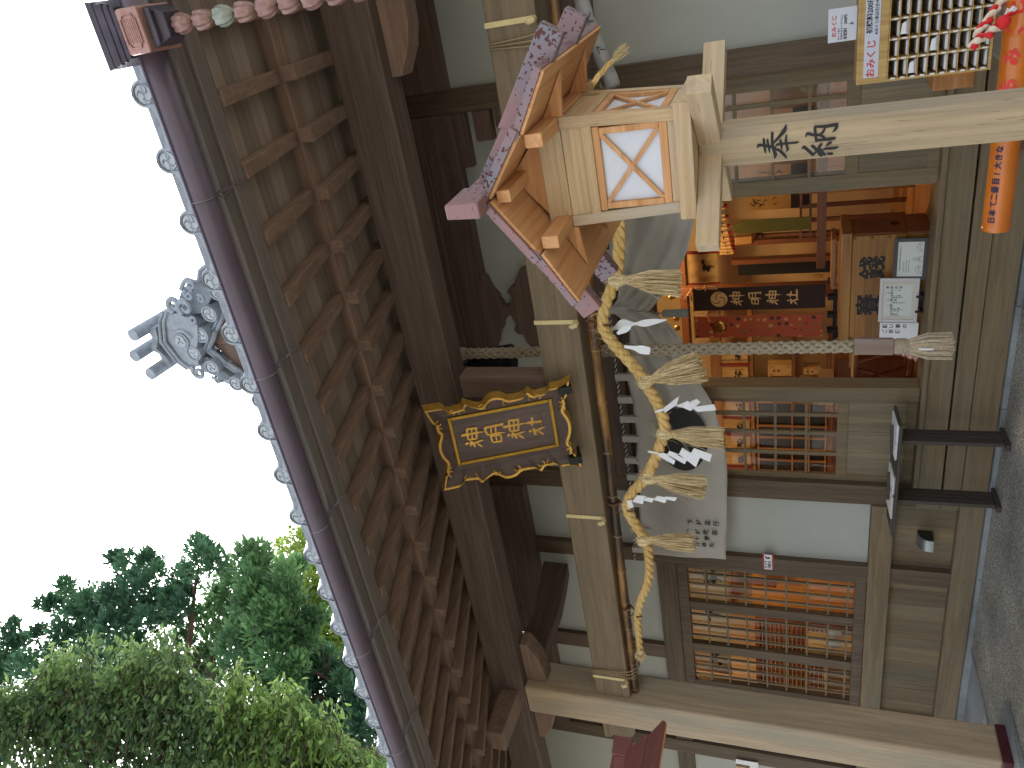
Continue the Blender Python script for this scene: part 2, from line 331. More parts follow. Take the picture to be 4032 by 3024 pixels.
# threshold and door frame
hb('threshold', WG('X'), -4.757, -.948, 6.53, 6.86, .558, .60)
hb('door_jamb', WG('Z'), -3.83, -3.70, 6.60, 6.80, .602, 2.86)
def lattice_door(x0, x1, parent, vx, stile=.10, zs=(2.094, 1.807, 1.528), y=6.66):
    d = MB().box(x0, x0+stile, y, y+.035, .60, 2.86).box(x1-stile, x1, y, y+.035, .60, 2.86)
    d.box(x0+stile, x1-stile, y+.001, y+.034, 1.165, 1.26).box(x0+stile, x1-stile, y+.001, y+.034, 2.76, 2.86).box(x0+stile, x1-stile, y+.001, y+.034, .60, .68)
    o = d.build('sliding_door', WG('Z'), parent, bevel=.003)
    l = MB()
    for z in tuple(zs)+(2.38, 2.66): l.box(x0+stile, x1-stile, y+.006, y+.028, z-.012, z+.012)
    for x in vx: l.box(x-.018, x+.018, y+.004, y+.03, 1.26, 2.76)
    l.build('door_lattice', WG('Z'), o)
    MB().add([(x0+stile, y+.017, 1.26), (x1-stile, y+.017, 1.26), (x1-stile, y+.017, 2.76), (x0+stile, y+.017, 2.76)], [(0, 1, 2, 3)]).build('door_pane', GLASS, o)
    MB().box(x0+stile, x1-stile, y+.012, y+.024, .68, 1.165).build('door_board', wood('door_boards', '#6c604c', '#887a60', 'Z', '#6c6e60', .4, plank=.235, plank_axis='X', plank_dark=.65), o)
    return o
lattice_door(-4.76, -3.832, hall, (-4.03, -4.235, -4.467), stile=.06)
lattice_door(-1.91, -.95, hall, (-1.185,), stile=.125)
lattice_door(-1.80, -.96, hall, (), stile=.03, y=6.71)
# lattice window on the left
wf = MB().box(-7.90, -5.95, 6.61, 6.70, .935, 1.04).box(-7.90, -5.95, 6.615, 6.70, 2.755, 2.868)
for a, b in ((-6.03, -5.951), (-6.65, -6.53), (-7.315, -7.185), (-7.899, -7.80)): wf.box(a, b, 6.63, 6.70, 1.04, 2.755)
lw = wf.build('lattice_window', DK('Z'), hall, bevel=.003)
l = MB()
for z in (2.56, 2.35, 2.137, 1.926, 1.713, 1.498, 1.288, 1.10):
    for a, b in ((-6.53, -6.03), (-7.185, -6.65), (-7.80, -7.315)): l.box(a, b, 6.648, 6.668, z-.010, z+.010)
for x in (-6.115, -6.272, -6.42, -6.74, -6.91, -7.07, -7.42, -7.57, -7.72): l.box(x-.009, x+.009, 6.645, 6.672, 1.04, 2.755)
l.build('window_lattice', WG('Z'), lw)
MB().add([(-7.80, 6.687, 1.04), (-6.03, 6.687, 1.04), (-6.03, 6.687, 2.755), (-7.80, 6.687, 2.755)], [(0, 1, 2, 3)]).build('window_pane', GLASS, lw)
# ---- upper wall: carved beam, frog-leg strut, brackets
cb = MB().box(-4.76, -.945, 6.50, 6.78, 4.80, 5.30).box(-4.76, -.945, 6.54, 6.78, 4.495, 4.80)
cb.box(-.74, 1.6, 6.54, 6.78, 4.49, 5.3).box(-8.90, -4.98, 6.54, 6.78, 4.49, 4.78).box(-7.25, -4.98, 6.52, 6.78, 4.78, 5.3)
cb = cb.build('carved_beam', WD('X'), hall, bevel=.008)
sc = MB()
def spiral(cx, cz, r, a0, turns, sg=1, n=26):
    return [(cx+r*(1-.8*i/n)*math.cos(a0+sg*turns*2*math.pi*i/n), 6.538, cz+r*(1-.8*i/n)*math.sin(a0+sg*turns*2*math.pi*i/n)) for i in range(n+1)]
for cx, sg in ((-1.28, 1), (-1.55, -1), (-4.3, -1), (-4.05, 1)):
    sc.tube(spiral(cx, 4.63, .07, .6, 1.3, sg), .007, 6)
sc.tube([(-.98, 6.538, 4.56), (-1.08, 6.538, 4.70), (-1.2, 6.538, 4.72)], .007, 6)
sc.tube([(-1.35, 6.538, 4.66), (-1.42, 6.538, 4.58), (-1.5, 6.538, 4.56), (-1.62, 6.538, 4.60), (-1.72, 6.538, 4.53)], .007, 6)
sc.build('beam_carving', WD('X'), cb, smooth=True)
def mirror(poly, ax): return poly+[(2*ax-x, z) for x, z in poly[::-1]]
fl = mirror([(-2.42, 4.515), (-2.50, 4.46), (-2.58, 4.44), (-2.62, 4.42), (-2.68, 4.375), (-2.735, 4.365), (-2.755, 4.345), (-2.79, 4.343)], -2.85)
f2 = mirror([(-2.79, 4.345), (-2.80, 4.27), (-2.765, 4.262), (-2.74, 4.245), (-2.70, 4.235), (-2.645, 4.27), (-2.60, 4.235), (-2.585, 4.18), (-2.52, 4.165), (-2.42, 4.10), (-2.40, 3.98)], -2.85)
MB().prism(fl, (0, 6.56, 0), (1, 0, 0), (0, 0, 1), (0, 1, 0), .1).prism(f2, (0, 6.57, 0), (1, 0, 0), (0, 0, 1), (0, 1, 0), .085).build('frog_leg_strut', WD('X'), hall, bevel=.006)
MB().box(-1.20, -.946, 6.56, 6.70, 4.135, 4.295).box(-1.42, -.946, 6.57, 6.70, 4.375, 4.494).box(-1.10, -.946, 6.58, 6.7, 3.9, 4.10).build('wall_bracket', WD('X'), hall, bevel=.006)
# ---- porch pillars, tie beam, purlin
for px in (-6.33, .38):
    p = hb('pillar', WP('Z'), px, px+.35, 4.70, 5.05, .063, 4.058, bevel=.022)
    hb('bracket_block', WE('X'), px+.02, px+.33, 4.935, 5.04, 4.06, 4.42)
    hb('pillar_shoe', plain('oxide_metal', '#5c3038', .35, .5, var=.2, scale=12), px-.006, px+.356, 4.694, 5.056, -.03, .068, parent=p, bevel=.006)
    hb('pillar_stone', GRANITE, px-.13, px+.48, 4.56, 5.19, -.049, -.005, bevel=.008)
tb = hb('tie_beam', WBm('X'), -5.98, .38, 4.755, 4.99, 3.028, 3.349, bevel=.012)
MB().prism([(-6.33, 3.03), (-6.33, 3.345), (-6.60, 3.345), (-6.60, 3.28), (-6.56, 3.26), (-6.56, 3.10), (-6.52, 3.05), (-6.45, 3.03)], (0, 4.77, 0), (1, 0, 0), (0, 0, 1), (0, 1, 0), .2).build('beam_nose', WBm('X'), tb, bevel=.008)
hk = plain('cream_band', '#d2c08c', .6, var=.06, scale=10)
for x in (-.21, -2.155, -3.88, -5.735):
    q = MB().box(x-.016, x+.016, 4.747, 4.7545, 3.03, 3.352).box(x-.016, x+.016, 4.747, 4.992, 3.3495, 3.354)
    q.tube([(x, 4.747, 3.05), (x, 4.725, 3.032), (x-.004, 4.70, 3.035), (x-.01, 4.69, 3.06), (x-.012, 4.70, 3.075)], [.016, .016, .018, .018, .014], 8)
    q.build('hook_band', hk, tb, bevel=.002)
hb('eave_purlin', wood('purlin_timber', '#50423a', '#6a5a50', 'X', rough=.7), -13.0, 3.0, 4.70, 4.93, 4.062, 4.405, bevel=.01)
hb('strut_post', WE('Z'), -2.80, -2.615, 4.78, 4.96, 3.352, 4.06, bevel=.012)
for x0, sg in ((-5.98, 1), (.38, -1), (-6.33, -1), (.73, 1)):
    L_ = .80 if x0 == .38 else .48
    pr = [(0, 4.058), (L_, 4.058), (L_, 3.985), (L_-.05, 3.96), (L_-.16, 3.90), (L_-.30, 3.865), (0, 3.85)]
    MB().prism([(x0+sg*a, b) for a, b in pr], (0, 4.79, 0), (1, 0, 0), (0, 0, 1), (0, 1, 0), .17).build('bracket_arm', WE('X'), hall, bevel=.01)
for px in (-6.155, .555):
    MB().box(px-.24, px+.24, 4.66, 5.09, 4.422, 4.47).box(px-.12, px+.12, 4.2, 4.699, 4.12, 4.30).build('bracket_block', WE('X'), hall, bevel=.01)
    # curved tie beam running back from pillar to wall
    pr = [(5.05, 4.30), (5.35, 4.29), (5.8, 4.30), (6.2, 4.36), (6.56, 4.42), (6.56, 4.12), (6.3, 4.08), (5.9, 4.03), (5.5, 4.02), (5.05, 4.02)]
    MB().prism([(a, b) for a, b in pr], (px-.085, 0, 0), (0, 1, 0), (0, 0, 1), (1, 0, 0), .18).build('curved_tie_beam', WD('Y'), hall, bevel=.012)
# ---- rafters
SL = .295
def raft(name, x, y0, z0, y1, wd, ht, mat):
    z1 = z0+SL*(y1-y0); return MB().hexa([(x-wd, y0, z0), (x+wd, y0, z0), (x+wd, y1, z1), (x-wd, y1, z1), (x-wd, y0, z0+ht), (x+wd, y0, z0+ht), (x+wd, y1, z1+ht), (x-wd, y1, z1+ht)]).build(name, mat, hall, bevel=.005)
for k in range(-5, 38):
    x = -.252-.3337*k
    raft('flying_rafter', x, 3.10, 4.042, 4.6, .037, .076, WE('Y'))
    raft('base_rafter', x+.012, 3.90, 4.165, 6.9, .040, .088, WE('Y'))
SB = wood('soffit_boards', '#86786a', '#a08f80', 'X', rough=.75, plank=.195, plank_axis='Y', plank_dark=.55)
def slab(name, y0, z0, y1, t, mat, x0=-13.0, x1=3.0):
    z1 = z0+SL*(y1-y0); return MB().hexa([(x0, y0, z0), (x1, y0, z0), (x1, y1, z1), (x0, y1, z1), (x0, y0, z0+t), (x1, y0, z0+t), (x1, y1, z1+t), (x0, y1, z1+t)]).build(name, mat, hall)
slab('eave_board', 2.98, 4.086, 4.02, .02, SB)
slab('ceiling_board', 4.0, 4.285, 7.2, .02, SB)
hb('rafter_rail', WE('X'), -13.0, 3.0, 3.93, 4.03, 4.268, 4.42)
# fascia boards at the eave
FAS = wood('fascia_timber', '#5c5450', '#756a62', 'X', '#5e6660', .4, rough=.7)
hb('fascia_board', FAS, -13, 3.0, 3.00, 3.095, 4.055, 4.115, bevel=.006)
hb('fascia_board', FAS, -13, 3.0, 2.925, 2.998, 4.075, 4.16, bevel=.006)
hb('fascia_board', FAS, -13, 3.0, 2.86, 2.923, 4.12, 4.205, bevel=.006)
# ---- gutter
gm = plain('brown_copper_gutter', '#5c525e', .36, .3, var=.10, scale=6)
gp = [(.064*math.cos(a), .064*math.sin(a)) for a in np.linspace(math.pi*.98, 2*math.pi*1.02, 15)]
gv = MB(); xs = [3.0, .07, -.88, -1.5, -2.6, -3.6, -4.6, -5.6, -9.5]
A = [(-13, 2.765+u, 4.058+v_) for u, v_ in gp]; B = [(3.0, 2.765+u, 4.058+v_) for u, v_ in gp]
n = len(A); gv.add(A+B, [(i, i+1, n+i+1, n+i) for i in range(n-1)])
gut = gv.build('gutter', gm, hall, smooth=True)
md = gut.modifiers.new('solid', 'SOLIDIFY'); md.thickness = .003
MB().tube([(-13, 2.700, 4.060), (3, 2.700, 4.060)], .006, 6).build('gutter_lip', gm, gut, smooth=True)
for x in (-.62, -1.50, -2.45, -3.40, -4.30, -5.25, -6.2):
    c = MB().tube([(x, 2.765+.0655*math.cos(a), 4.058+.0655*math.sin(a)) for a in np.linspace(math.pi, 2*math.pi, 10)]+[(x, 2.86, 4.05), (x, 2.93, 4.075)], .0035, 6)
    c.tube([(x, 2.83, 4.03), (x-.03, 2.90, 4.055), (x+.01, 3.0, 4.045), (x-.02, 3.09, 4.05)], .004, 5).box(x-.007, x+.007, 2.85, 2.95, 4.046, 4.056)
    c.build('gutter_bracket', plain('bracket_steel', '#7d7880', .4, .6), gut, smooth=True)
# rainwater head over the gutter with its copper box
rh = plain('dark_patina_copper', '#4a4550', .45, .5, var=.25, scale=14)
h = MB().hexa([(-.02, 2.655, 4.058), (.165, 2.655, 4.058), (.165, 2.85, 4.058), (-.02, 2.85, 4.058), (-.052, 2.63, 4.165), (.20, 2.63, 4.165), (.20, 2.87, 4.165), (-.052, 2.87, 4.165)])
for z in (4.075, 4.10, 4.135): h.box(-.03-(z-4.07)*.25, .178+(z-4.07)*.25, 2.645-(z-4.07)*.2, 2.66, z, z+.012)
h.hexa([(.03, 2.71, 3.88), (.12, 2.71, 3.88), (.12, 2.80, 3.88), (.03, 2.80, 3.88), (0, 2.68, 3.944), (.15, 2.68, 3.944), (.15, 2.83, 3.944), (0, 2.83, 3.944)])
h.box(.012, .14, 2.668, 2.685, 3.905, 3.925)
rhd = h.build('rain_head', rh, gut, bevel=.004)
pk = plain('pink_copper', '#a58078', .45, .45, var=.15, scale=30)
MB().box(-.012, .156, 2.648, 2.84, 3.946, 4.056).build('rain_head_box', pk, gut, bevel=.01)
fr = MB(); cx, cz = .072, 4.001
loop = [(-.06, .0), (-.06, .022), (-.045, .028), (-.045, .036), (.045, .036), (.045, .028), (.06, .022), (.06, -.022), (.045, -.028), (.045, -.036), (-.045, -.036), (-.045, -.028), (-.06, -.022), (-.06, 0)]
fr.tube([(cx+a, 2.645, cz+b) for a, b in loop], .0035, 6)
for i in range(11):
    for j in range(6):
        fr.lathe([(0.0, .004), (.0035, .002), (.004, 0)], (cx-.04+i*.008+(.004 if j % 2 else 0), 2.648, cz-.024+j*.0095), (0, -1, 0), 6, cap=False)
fr.build('rain_head_grille', pk, gut, smooth=True)
# ---- roof covering and eave tiles
TILE = plain('grey_roof_tile', '#8f98a2', .45, .05, var=.16, scale=25, bump=.05)
TSL = .42
rv = MB(); ys = np.linspace(2.90, 8.6, 8)
def rz(y): return 4.235+TSL*(y-2.9)+.012*(y-2.9)**2
A = []
for y in ys: A += [(-13.1, y, rz(y)), (3.1, y, rz(y))]
rv.add(A, [(2*i, 2*i+1, 2*i+3, 2*i+2) for i in range(7)])
roof = rv.build('roof', TILE, hall)
md = roof.modifiers.new('solid', 'SOLIDIFY'); md.thickness = .05; md.offset = 1
def disc(mb, o, nrm, r, tr, rot=.3, sg=1):
    """round crest tile end: rim, recessed face and three commas; nrm faces outward"""
    nrm = Vector(nrm).normalized(); u = Vector((1, 0, 0)); u = (u-nrm*u.dot(nrm)).normalized(); v = nrm.cross(u)*-1
    if v.z < 0: v = -v
    mb.lathe([(r*.98, -.03), (r, 0), (r*.97, .006), (r*.80, .006), (r*.77, -.004), (r*.02, -.004)], o, nrm, 28, cap=False)
    tr.append((Vector(o)-nrm*.004, u, v, nrm, r*.74, rot, sg))
crest = plain('tile_crest_grey', '#a9b1b8', .5, .05, var=.12, scale=40)
def eave_tile(x):
    mb = MB(); tr = []; r = .060
    disc(mb, (x, 2.885, 4.278), (0, -1, -.10), r, tr)
    mb.tube([(x, 2.89, 4.278), (x, 3.3, 4.278+TSL*.41), (x, 4.4, 4.278+TSL*1.52)], r*.96, 14, cap=False)
    # sagging pan tile lip to the next cover tile
    N_ = 14; V = []; d = .2925
    for i in range(N_+1):
        f = i/N_; xx = x-.045-(d-.09)*f; s = math.sin(math.pi*f)**.75; z0 = 4.245-.052*s; z1 = 4.262-.030*s
        V += [(xx, 2.872, z0-.012), (xx, 2.872, z1+.004), (xx, 2.905, z1+.004), (xx, 2.905, z0-.012)]
    F = []
    for i in range(N_):
        for j in range(4): F.append((i*4+j, i*4+(j+1) % 4, (i+1)*4+(j+1) % 4, (i+1)*4+j))
    mb.add(V, F)
    o = mb.build('eave_tile', TILE, hall, smooth=True)
    t = MB()
    for q in tr: tomoe(t, q[4], q[0], q[1], q[2], q[3], .006, q[5]+rnd.uniform(-.5, .5), q[6])
    for s_ in (.3, .5, .7):
        xx = x-.045-(d-.09)*s_; zz = 4.252-.041*math.sin(math.pi*s_)**.75
        t.tube([(xx-.02, 2.871, zz), (xx, 2.869, zz+.008), (xx+.02, 2.871, zz)], .003, 5)
    t.build('tile_crest', crest, o, smooth=True)
for k in range(-6, 29): eave_tile(-.168-.2925*k)
# ---- small gable with ridge-end ornament standing on the roof
gab = MB().prism([(-1.80, 5.24), (-1.66, 5.14), (-1.50, 5.00), (-1.28, 4.86), (-1.20, 4.60), (-2.36, 4.60), (-2.28, 4.86), (-2.12, 4.94), (-1.96, 5.12)], (0, 3.72, 0), (1, 0, 0), (0, 0, 1), (0, 1, 0), 1.6).build('roof_gable', wood('gable_boards', '#6a5850', '#8a7468', 'X', rough=.6, plank=.2, plank_axis='X'), hall)
GP = [(-1.285, 4.90), (-1.395, 4.985), (-1.535, 5.093), (-1.675, 5.212), (-1.802, 5.318), (-1.916, 5.227), (-2.042, 5.089), (-2.182, 4.965), (-2.31, 4.88)]
for i, (gx, gz) in enumerate(GP):
    mb = MB(); tr = []; yy = 3.60+.012*abs(i-4)
    disc(mb, (gx, yy, gz), (0, -1, -.05), .056, tr)
    mb.tube([(gx, yy+.005, gz), (gx, yy+1.2, gz+.02)], .052, 12, cap=False)
    if 0 < i < 8:
        nx, nz = GP[i+1] if i < 4 else GP[i-1]
        mx, mz = (gx+nx)/2, (gz+nz)/2-.035
        mb.tube([(gx, yy+.06, gz-.07), (mx, yy+.06, mz-.045), (nx, yy+.06, nz-.07)], .014, 6); mb.tube([(gx, yy+.05, gz-.04), (mx, yy+.05, mz-.015), (nx, yy+.05, nz-.04)], .010, 6)
    o = mb.build('gable_tile', TILE, gab, smooth=True)
    t = MB()
    for q in tr: tomoe(t, q[4], q[0], q[1], q[2], q[3], .006, q[5]+i)
    for m_ in [t]: m_.v = m_.v
    ct = t.build('gable_tile_crest', crest, gab, smooth=True)
rg = MB()
rg.prism([(-1.50, 5.44), (-1.56, 5.49), (-1.71, 5.545), (-1.85, 5.49), (-1.915, 5.42), (-1.90, 5.32), (-1.80, 5.30), (-1.70, 5.24), (-1.60, 5.20), (-1.52, 5.30)], (0, 3.60, 0), (1, 0, 0), (0, 0, 1), (0, 1, 0), .5)
for off, zz in ((0, 0), (.03, .035)):
    rg.tube([(-1.50-off*.2, 3.595, 5.40+zz), (-1.565, 3.59, 5.455+zz), (-1.71, 3.585, 5.505+zz), (-1.85, 3.59, 5.455+zz), (-1.925+off*.2, 3.595, 5.385+zz)], .011, 6)
for tx, tz in ((-1.604, 5.625), (-1.756, 5.69), (-1.89, 5.62)): rg.tube([(tx, 3.47, tz), (tx, 4.2, tz-.02)], .043, 16)
for a, b in (((-1.604, 5.625), (-1.756, 5.69)), ((-1.756, 5.69), (-1.89, 5.62))):
    mx = (a[0]+b[0])/2; mz = (a[1]+b[1])/2
    rg.prism([(a[0], a[1]-.02), (mx+.03, mz-.055), (mx, mz-.062), (mx-.03, mz-.055), (b[0], b[1]-.02), (b[0], b[1]-.09), (mx, mz-.11), (a[0], a[1]-.09)], (0, 3.58, 0), (1, 0, 0), (0, 0, 1), (0, 1, 0), .5)
def fin(pts, r): rg.tube([(x, 3.62+.01*i/len(pts), z) for i, (x, z) in enumerate(smooth(pts, 4))], list(np.linspace(r[0], r[1], (len(pts)-1)*4+1)), 8)
def scroll(cx, cz, r, a0, sg, th=.02, turns=1.25):
    n = 22; rg.tube([(cx+r*(1-.85*i/n)*math.cos(a0+sg*turns*2*math.pi*i/n), 3.60-.0006*i, cz+r*(1-.85*i/n)*math.sin(a0+sg*turns*2*math.pi*i/n)) for i in range(n+1)], [th*(1-.5*i/n) for i in range(n+1)], 8)
rg.prism([(-1.55, 5.28), (-1.44, 5.33), (-1.37, 5.27), (-1.34, 5.20), (-1.32, 5.13), (-1.24, 5.05), (-1.20, 4.96), (-1.30, 4.97), (-1.42, 5.05), (-1.54, 5.16)], (0, 3.66, 0), (1, 0, 0), (0, 0, 1), (0, 1, 0), .12)
rg.prism([(-1.88, 5.38), (-1.97, 5.37), (-1.99, 5.30), (-2.06, 5.21), (-2.10, 5.12), (-2.04, 5.12), (-1.94, 5.22), (-1.86, 5.28)], (0, 3.66, 0), (1, 0, 0), (0, 0, 1), (0, 1, 0), .12)
scroll(-1.455, 5.315, .058, 2.6, -1, .022); scroll(-1.475, 5.235, .062, 2.4, -1, .022); scroll(-1.555, 5.215, .035, 1.0, 1, .014); scroll(-1.39, 5.17, .035, .4, 1, .014)
scroll(-1.33, 5.12, .035, 2.8, -1, .013); scroll(-1.94, 5.335, .052, .6, 1, .020); scroll(-2.0, 5.20, .025, .5, 1, .012); scroll(-1.42, 5.09, .028, .6, -1, .012)
fin([(-1.36, 5.24), (-1.30, 5.18), (-1.32, 5.10), (-1.25, 5.06), (-1.215, 4.98)], (.016, .012)); fin([(-1.99, 5.27), (-2.03, 5.22), (-2.02, 5.16), (-2.08, 5.12)], (.012, .008))
scroll(-1.705, 5.37, .085, -1.4, 1, .016, 1.0)
fin([(-1.60, 5.42), (-1.56, 5.36), (-1.63, 5.33), (-1.59, 5.28), (-1.66, 5.27)], (.014, .010)); fin([(-1.79, 5.30), (-1.84, 5.36), (-1.80, 5.42)], (.012, .008))
rg.lathe([(.055, -.01), (.055, .012), (.04, .014), (.0, .014)], (-1.705, 3.60, 5.37), (0, -1, 0), 20, cap=False)
rge = rg.build('ridge_end_tile', TILE, gab, smooth=True)
t = MB(); tomoe(t, .045, (-1.705, 3.586, 5.37), (1, 0, 0), (0, 0, 1), (0, -1, 0), .008, .9); t.build('ridge_end_crest', crest, gab, smooth=True)
# ------------------------------------------------------------------ offering lantern (local frame: front = -Y, z up from porch floor)
GLY = {'HO':[[(-32,1680,1),(-20,1682,8),(-2,1684,9),(16,1686,8),(23,1686,3)],[(-32,1667,1),(-18,1669,7),(-1,1672,8),(14,1674,7),(19,1673,3)],[(-53,1653,1),(-39,1649,12),(-26,1653,10),(-8,1657,9),(15,1659,9),(36,1658,9),(40,1656,4)],[(-11,1707,1),(-1,1703,11),(-2,1690,9),(-8,1668,10),(-16,1648,10)],[(2,1655,6),(21,1637,10),(38,1622,14),(50,1616,10),(62,1615,1)],[(-17,1654,6),(-24,1637,9),(-37,1624,10),(-50,1615,6),(-56,1614,1)],[(-24,1628,1),(-11,1629,8),(7,1632,7),(14,1634,4)],[(-32,1615,1),(-24,1609,8),(-12,1612,8),(8,1615,8),(27,1613,4)],[(-12,1648,1),(-4,1642,8),(-3,1623,8),(-3,1596,7),(-3,1580,7),(-1,1572,1)]],'NO':[[(-29,1564,1),(-21,1558,10),(-34,1544,10),(-50,1529,10),(-54,1527,4)],[(-52,1528,7),(-39,1519,7),(-31,1512,6)],[(-19,1536,4),(-21,1530,10),(-36,1517,9),(-53,1504,12),(-61,1502,1)],[(-38,1517,6),(-23,1508,10),(-14,1501,7)],[(-28,1512,7),(-42,1501,10),(-54,1492,7),(-57,1493,2)],[(-37,1498,3),(-33,1488,8),(-34,1467,9),(-32,1454,7),(-30,1449,1)],[(-26,1490,1),(-19,1483,8),(-14,1474,9),(-12,1471,2)],[(-50,1488,1),(-51,1480,8),(-52,1470,8),(-52,1465,1)],[(-8,1518,6),(1,1520,8),(21,1522,8),(38,1524,9),(47,1521,6)],[(43,1521,8),(41,1490,10),(43,1463,11),(46,1452,3)],[(41,1456,10),(28,1461,9),(19,1471,1)],[(-2,1519,7),(-2,1489,10),(-1,1465,10),(1,1458,1)],[(11,1553,1),(23,1547,9),(17,1529,9),(14,1508,8),(5,1495,7),(-2,1490,2)],[(16,1508,7),(25,1498,8),(40,1492,6)]],'KAMI':[[(-40,298,7),(-31,284,17),(-24,274,7)],[(-62,262,6),(-33,259,12),(-18,247,12)],[(-21,254,11),(-48,238,15),(-74,231,7)],[(-41,238,12),(-32,198,12),(-28,162,6)],[(-48,211,10),(-68,193,13),(-87,178,3)],[(35,313,7),(43,301,16),(43,256,12),(43,195,12),(40,140,3)],[(-4,270,10),(-5,241,11),(-6,202,10)],[(-1,270,11),(46,268,11),(91,265,12)],[(89,265,12),(84,229,12),(83,189,12)],[(0,240,8),(43,234,8),(81,230,8)],[(-4,208,10),(44,201,10),(81,197,10)]],'MEI':[[(-65,96,10),(-67,65,11),(-70,26,10)],[(-62,98,11),(-30,101,11),(-6,104,12)],[(-8,104,12),(-10,67,12),(-13,28,10)],[(-61,67,8),(-16,65,8)],[(-67,30,10),(-16,28,10)],[(7,127,10),(3,82,12),(5,34,11),(-3,-6,3)],[(11,126,11),(40,131,11),(71,133,14)],[(68,133,14),(70,82,12),(72,21,14),(80,-7,5)],[(76,2,14),(49,4,3)],[(8,94,8),(63,90,8)],[(4,61,8),(66,55,8)]],'SHA':[[(-39,-180,7),(-33,-193,17),(-28,-202,7)],[(-75,-220,6),(-42,-219,12),(-14,-221,12)],[(-18,-222,11),(-50,-224,15),(-79,-229,6)],[(-44,-231,12),(-29,-270,14),(-23,-303,6)],[(-51,-254,10),(-70,-273,12),(-89,-290,3)],[(32,-176,7),(38,-187,16),(35,-232,14),(28,-288,14)],[(6,-210,7),(39,-219,12),(80,-221,12)],[(-14,-282,10),(26,-285,14),(75,-283,15),(102,-282,9)]]}
def lantern(label, loc, rz, metal, letters=True, group='wooden lantern posts in front of the hall'):
    t = thing('lantern_post', label, 'lantern', (0, 0, 0), group)
    z0 = 0.0
    def B(name, mat, *a, bevel=.003, parent=t): return MB().box(*a).build(name, mat, parent, bevel=bevel)
    z = lambda h: h+.05            # heights measured from z=0 ground datum, floor at -.05
    post = B('post', WLp('Z'), -.066, .066, -.066, .066, 0, z(1.904), bevel=.007)
    if letters:
        mb = MB()
        for key in ('HO', 'NO'):
            for i, s in enumerate(GLY[key]): mb.stroke([(a, b, c) for a, b, c in s], (.0, -.0664-.0002*i, .05), (1, 0, 0), (0, 0, 1), (0, -1, 0), .0012, sub=5)
        mb.build('lettering', INK, post)
    for q in range(4):
        a = math.pi/4+q*math.pi/2; d = Vector((math.cos(a), math.sin(a), 0))
        ao = MB().box(.05, .395 if q != 3 else .375, -.033, .033, z(1.827), z(1.905)).build('bracket_arm', WL('X'), t, bevel=.003); ao.rotation_euler = (0, 0, a)
    B('tray', WL('X'), -.200, .200, -.200, .200, z(1.906), z(1.963))
    b, h = .180, .199
    zb, zt = z(1.964), z(2.357)
    for sx in (-1, 1):
        for sy in (-1, 1):
            w_ = .04
            MB().hexa([(sx*b, sy*b, zb), (sx*(b-w_), sy*b, zb), (sx*(b-w_), sy*(b-w_), zb), (sx*b, sy*(b-w_), zb),
                       (sx*h, sy*h, zt), (sx*(h-w_), sy*h, zt), (sx*(h-w_), sy*(h-w_), zt), (sx*h, sy*(h-w_), zt)]).build('corner_post', WL('Z'), t, bevel=.002)
    for q in range(4):
        rot = Matrix.Rotation(q*math.pi/2, 3, 'Z')
        def P(u, dpt, zz): return rot @ Vector((u, -dpt, zz))
        def inset(zz): return b+(h-b)*(zz-zb)/(zt-zb)
        def bar(mb, u0, u1, za, zc, d0, d1):
            mb.hexa([P(u0, inset(za)-d0, za), P(u1, inset(za)-d0, za), P(u1, inset(za)-d1, za), P(u0, inset(za)-d1, za),
                     P(u0, inset(zc)-d0, zc), P(u1, inset(zc)-d0, zc), P(u1, inset(zc)-d1, zc), P(u0, inset(zc)-d1, zc)])
        fr = MB(); bar(fr, -.143, .143, z(1.990), z(2.017), .004, .03); bar(fr, -.150, .150, z(2.222), z(2.246), .004, .03)
        bar(fr, -.145, -.122, z(2.018), z(2.221), .004, .03); bar(fr, .122, .145, z(2.018), z(2.221), .004, .03)
        sash = fr.build('sash', WLw('X'), t, bevel=.002)
        cr = MB()
        for s in (-1, 1):
            a_ = Vector((s*-.124, 0, z(2.019))); c_ = Vector((s*.124, 0, z(2.220))); dd = .008 if s > 0 else .0095
            pa = P(a_.x, inset(a_.z)-dd-.004, a_.z); pc = P(c_.x, inset(c_.z)-dd-.004, c_.z)
            cr.beam(pa, pc, .010, .015, up=rot @ Vector((0, -1, 0)) if False else (0, 0, 1))
        cr.build('sash_cross', WLw('X'), sash)
        pn = MB(); bar(pn, -.13, .13, z(2.014), z(2.226), .020, .023); pn.build('paper_pane', plain('milky_pane', '#c9ced6', .35, var=.02), sash)
        for ra in ((-.150, .150, zb+.001, z(1.989), .006, .034), (-.158, .158, z(2.247), z(2.283), .001, .034), (-.165, .165, z(2.284), z(2.357), .010, .03)):
            ln = MB(); bar(ln, *ra); ln.build('box_rail', WL('X') if q % 2 == 0 else WL('Y'), t, bevel=.002)
    for sy in (-1, 1):       # pediments
        yy = sy*.196
        MB().box(-.20, .20, min(yy, yy-sy*.03), max(yy, yy-sy*.03), z(2.358), z(2.444)).build('gable_beam', WL('X'), t, bevel=.002)
        MB().prism([(-.15, z(2.445)), (.15, z(2.445)), (.02, z(2.552)), (-.02, z(2.552))], (0, yy-sy*.012, 0), (1, 0, 0), (0, 0, 1), (0, -sy, 0), .012).build('gable_board', WLw('X'), t)
    for sx in (-1, 1):
        B('purlin', WLw('Y'), min(sx*.155, sx*.201), max(sx*.155, sx*.201), -.400, .36, z(2.358), z(2.420))
    B('ridge_purlin', WLw('Y'), -.022, .022, -.400, .36, z(2.505), z(2.556))
    Y0, Y1 = -.435, .40
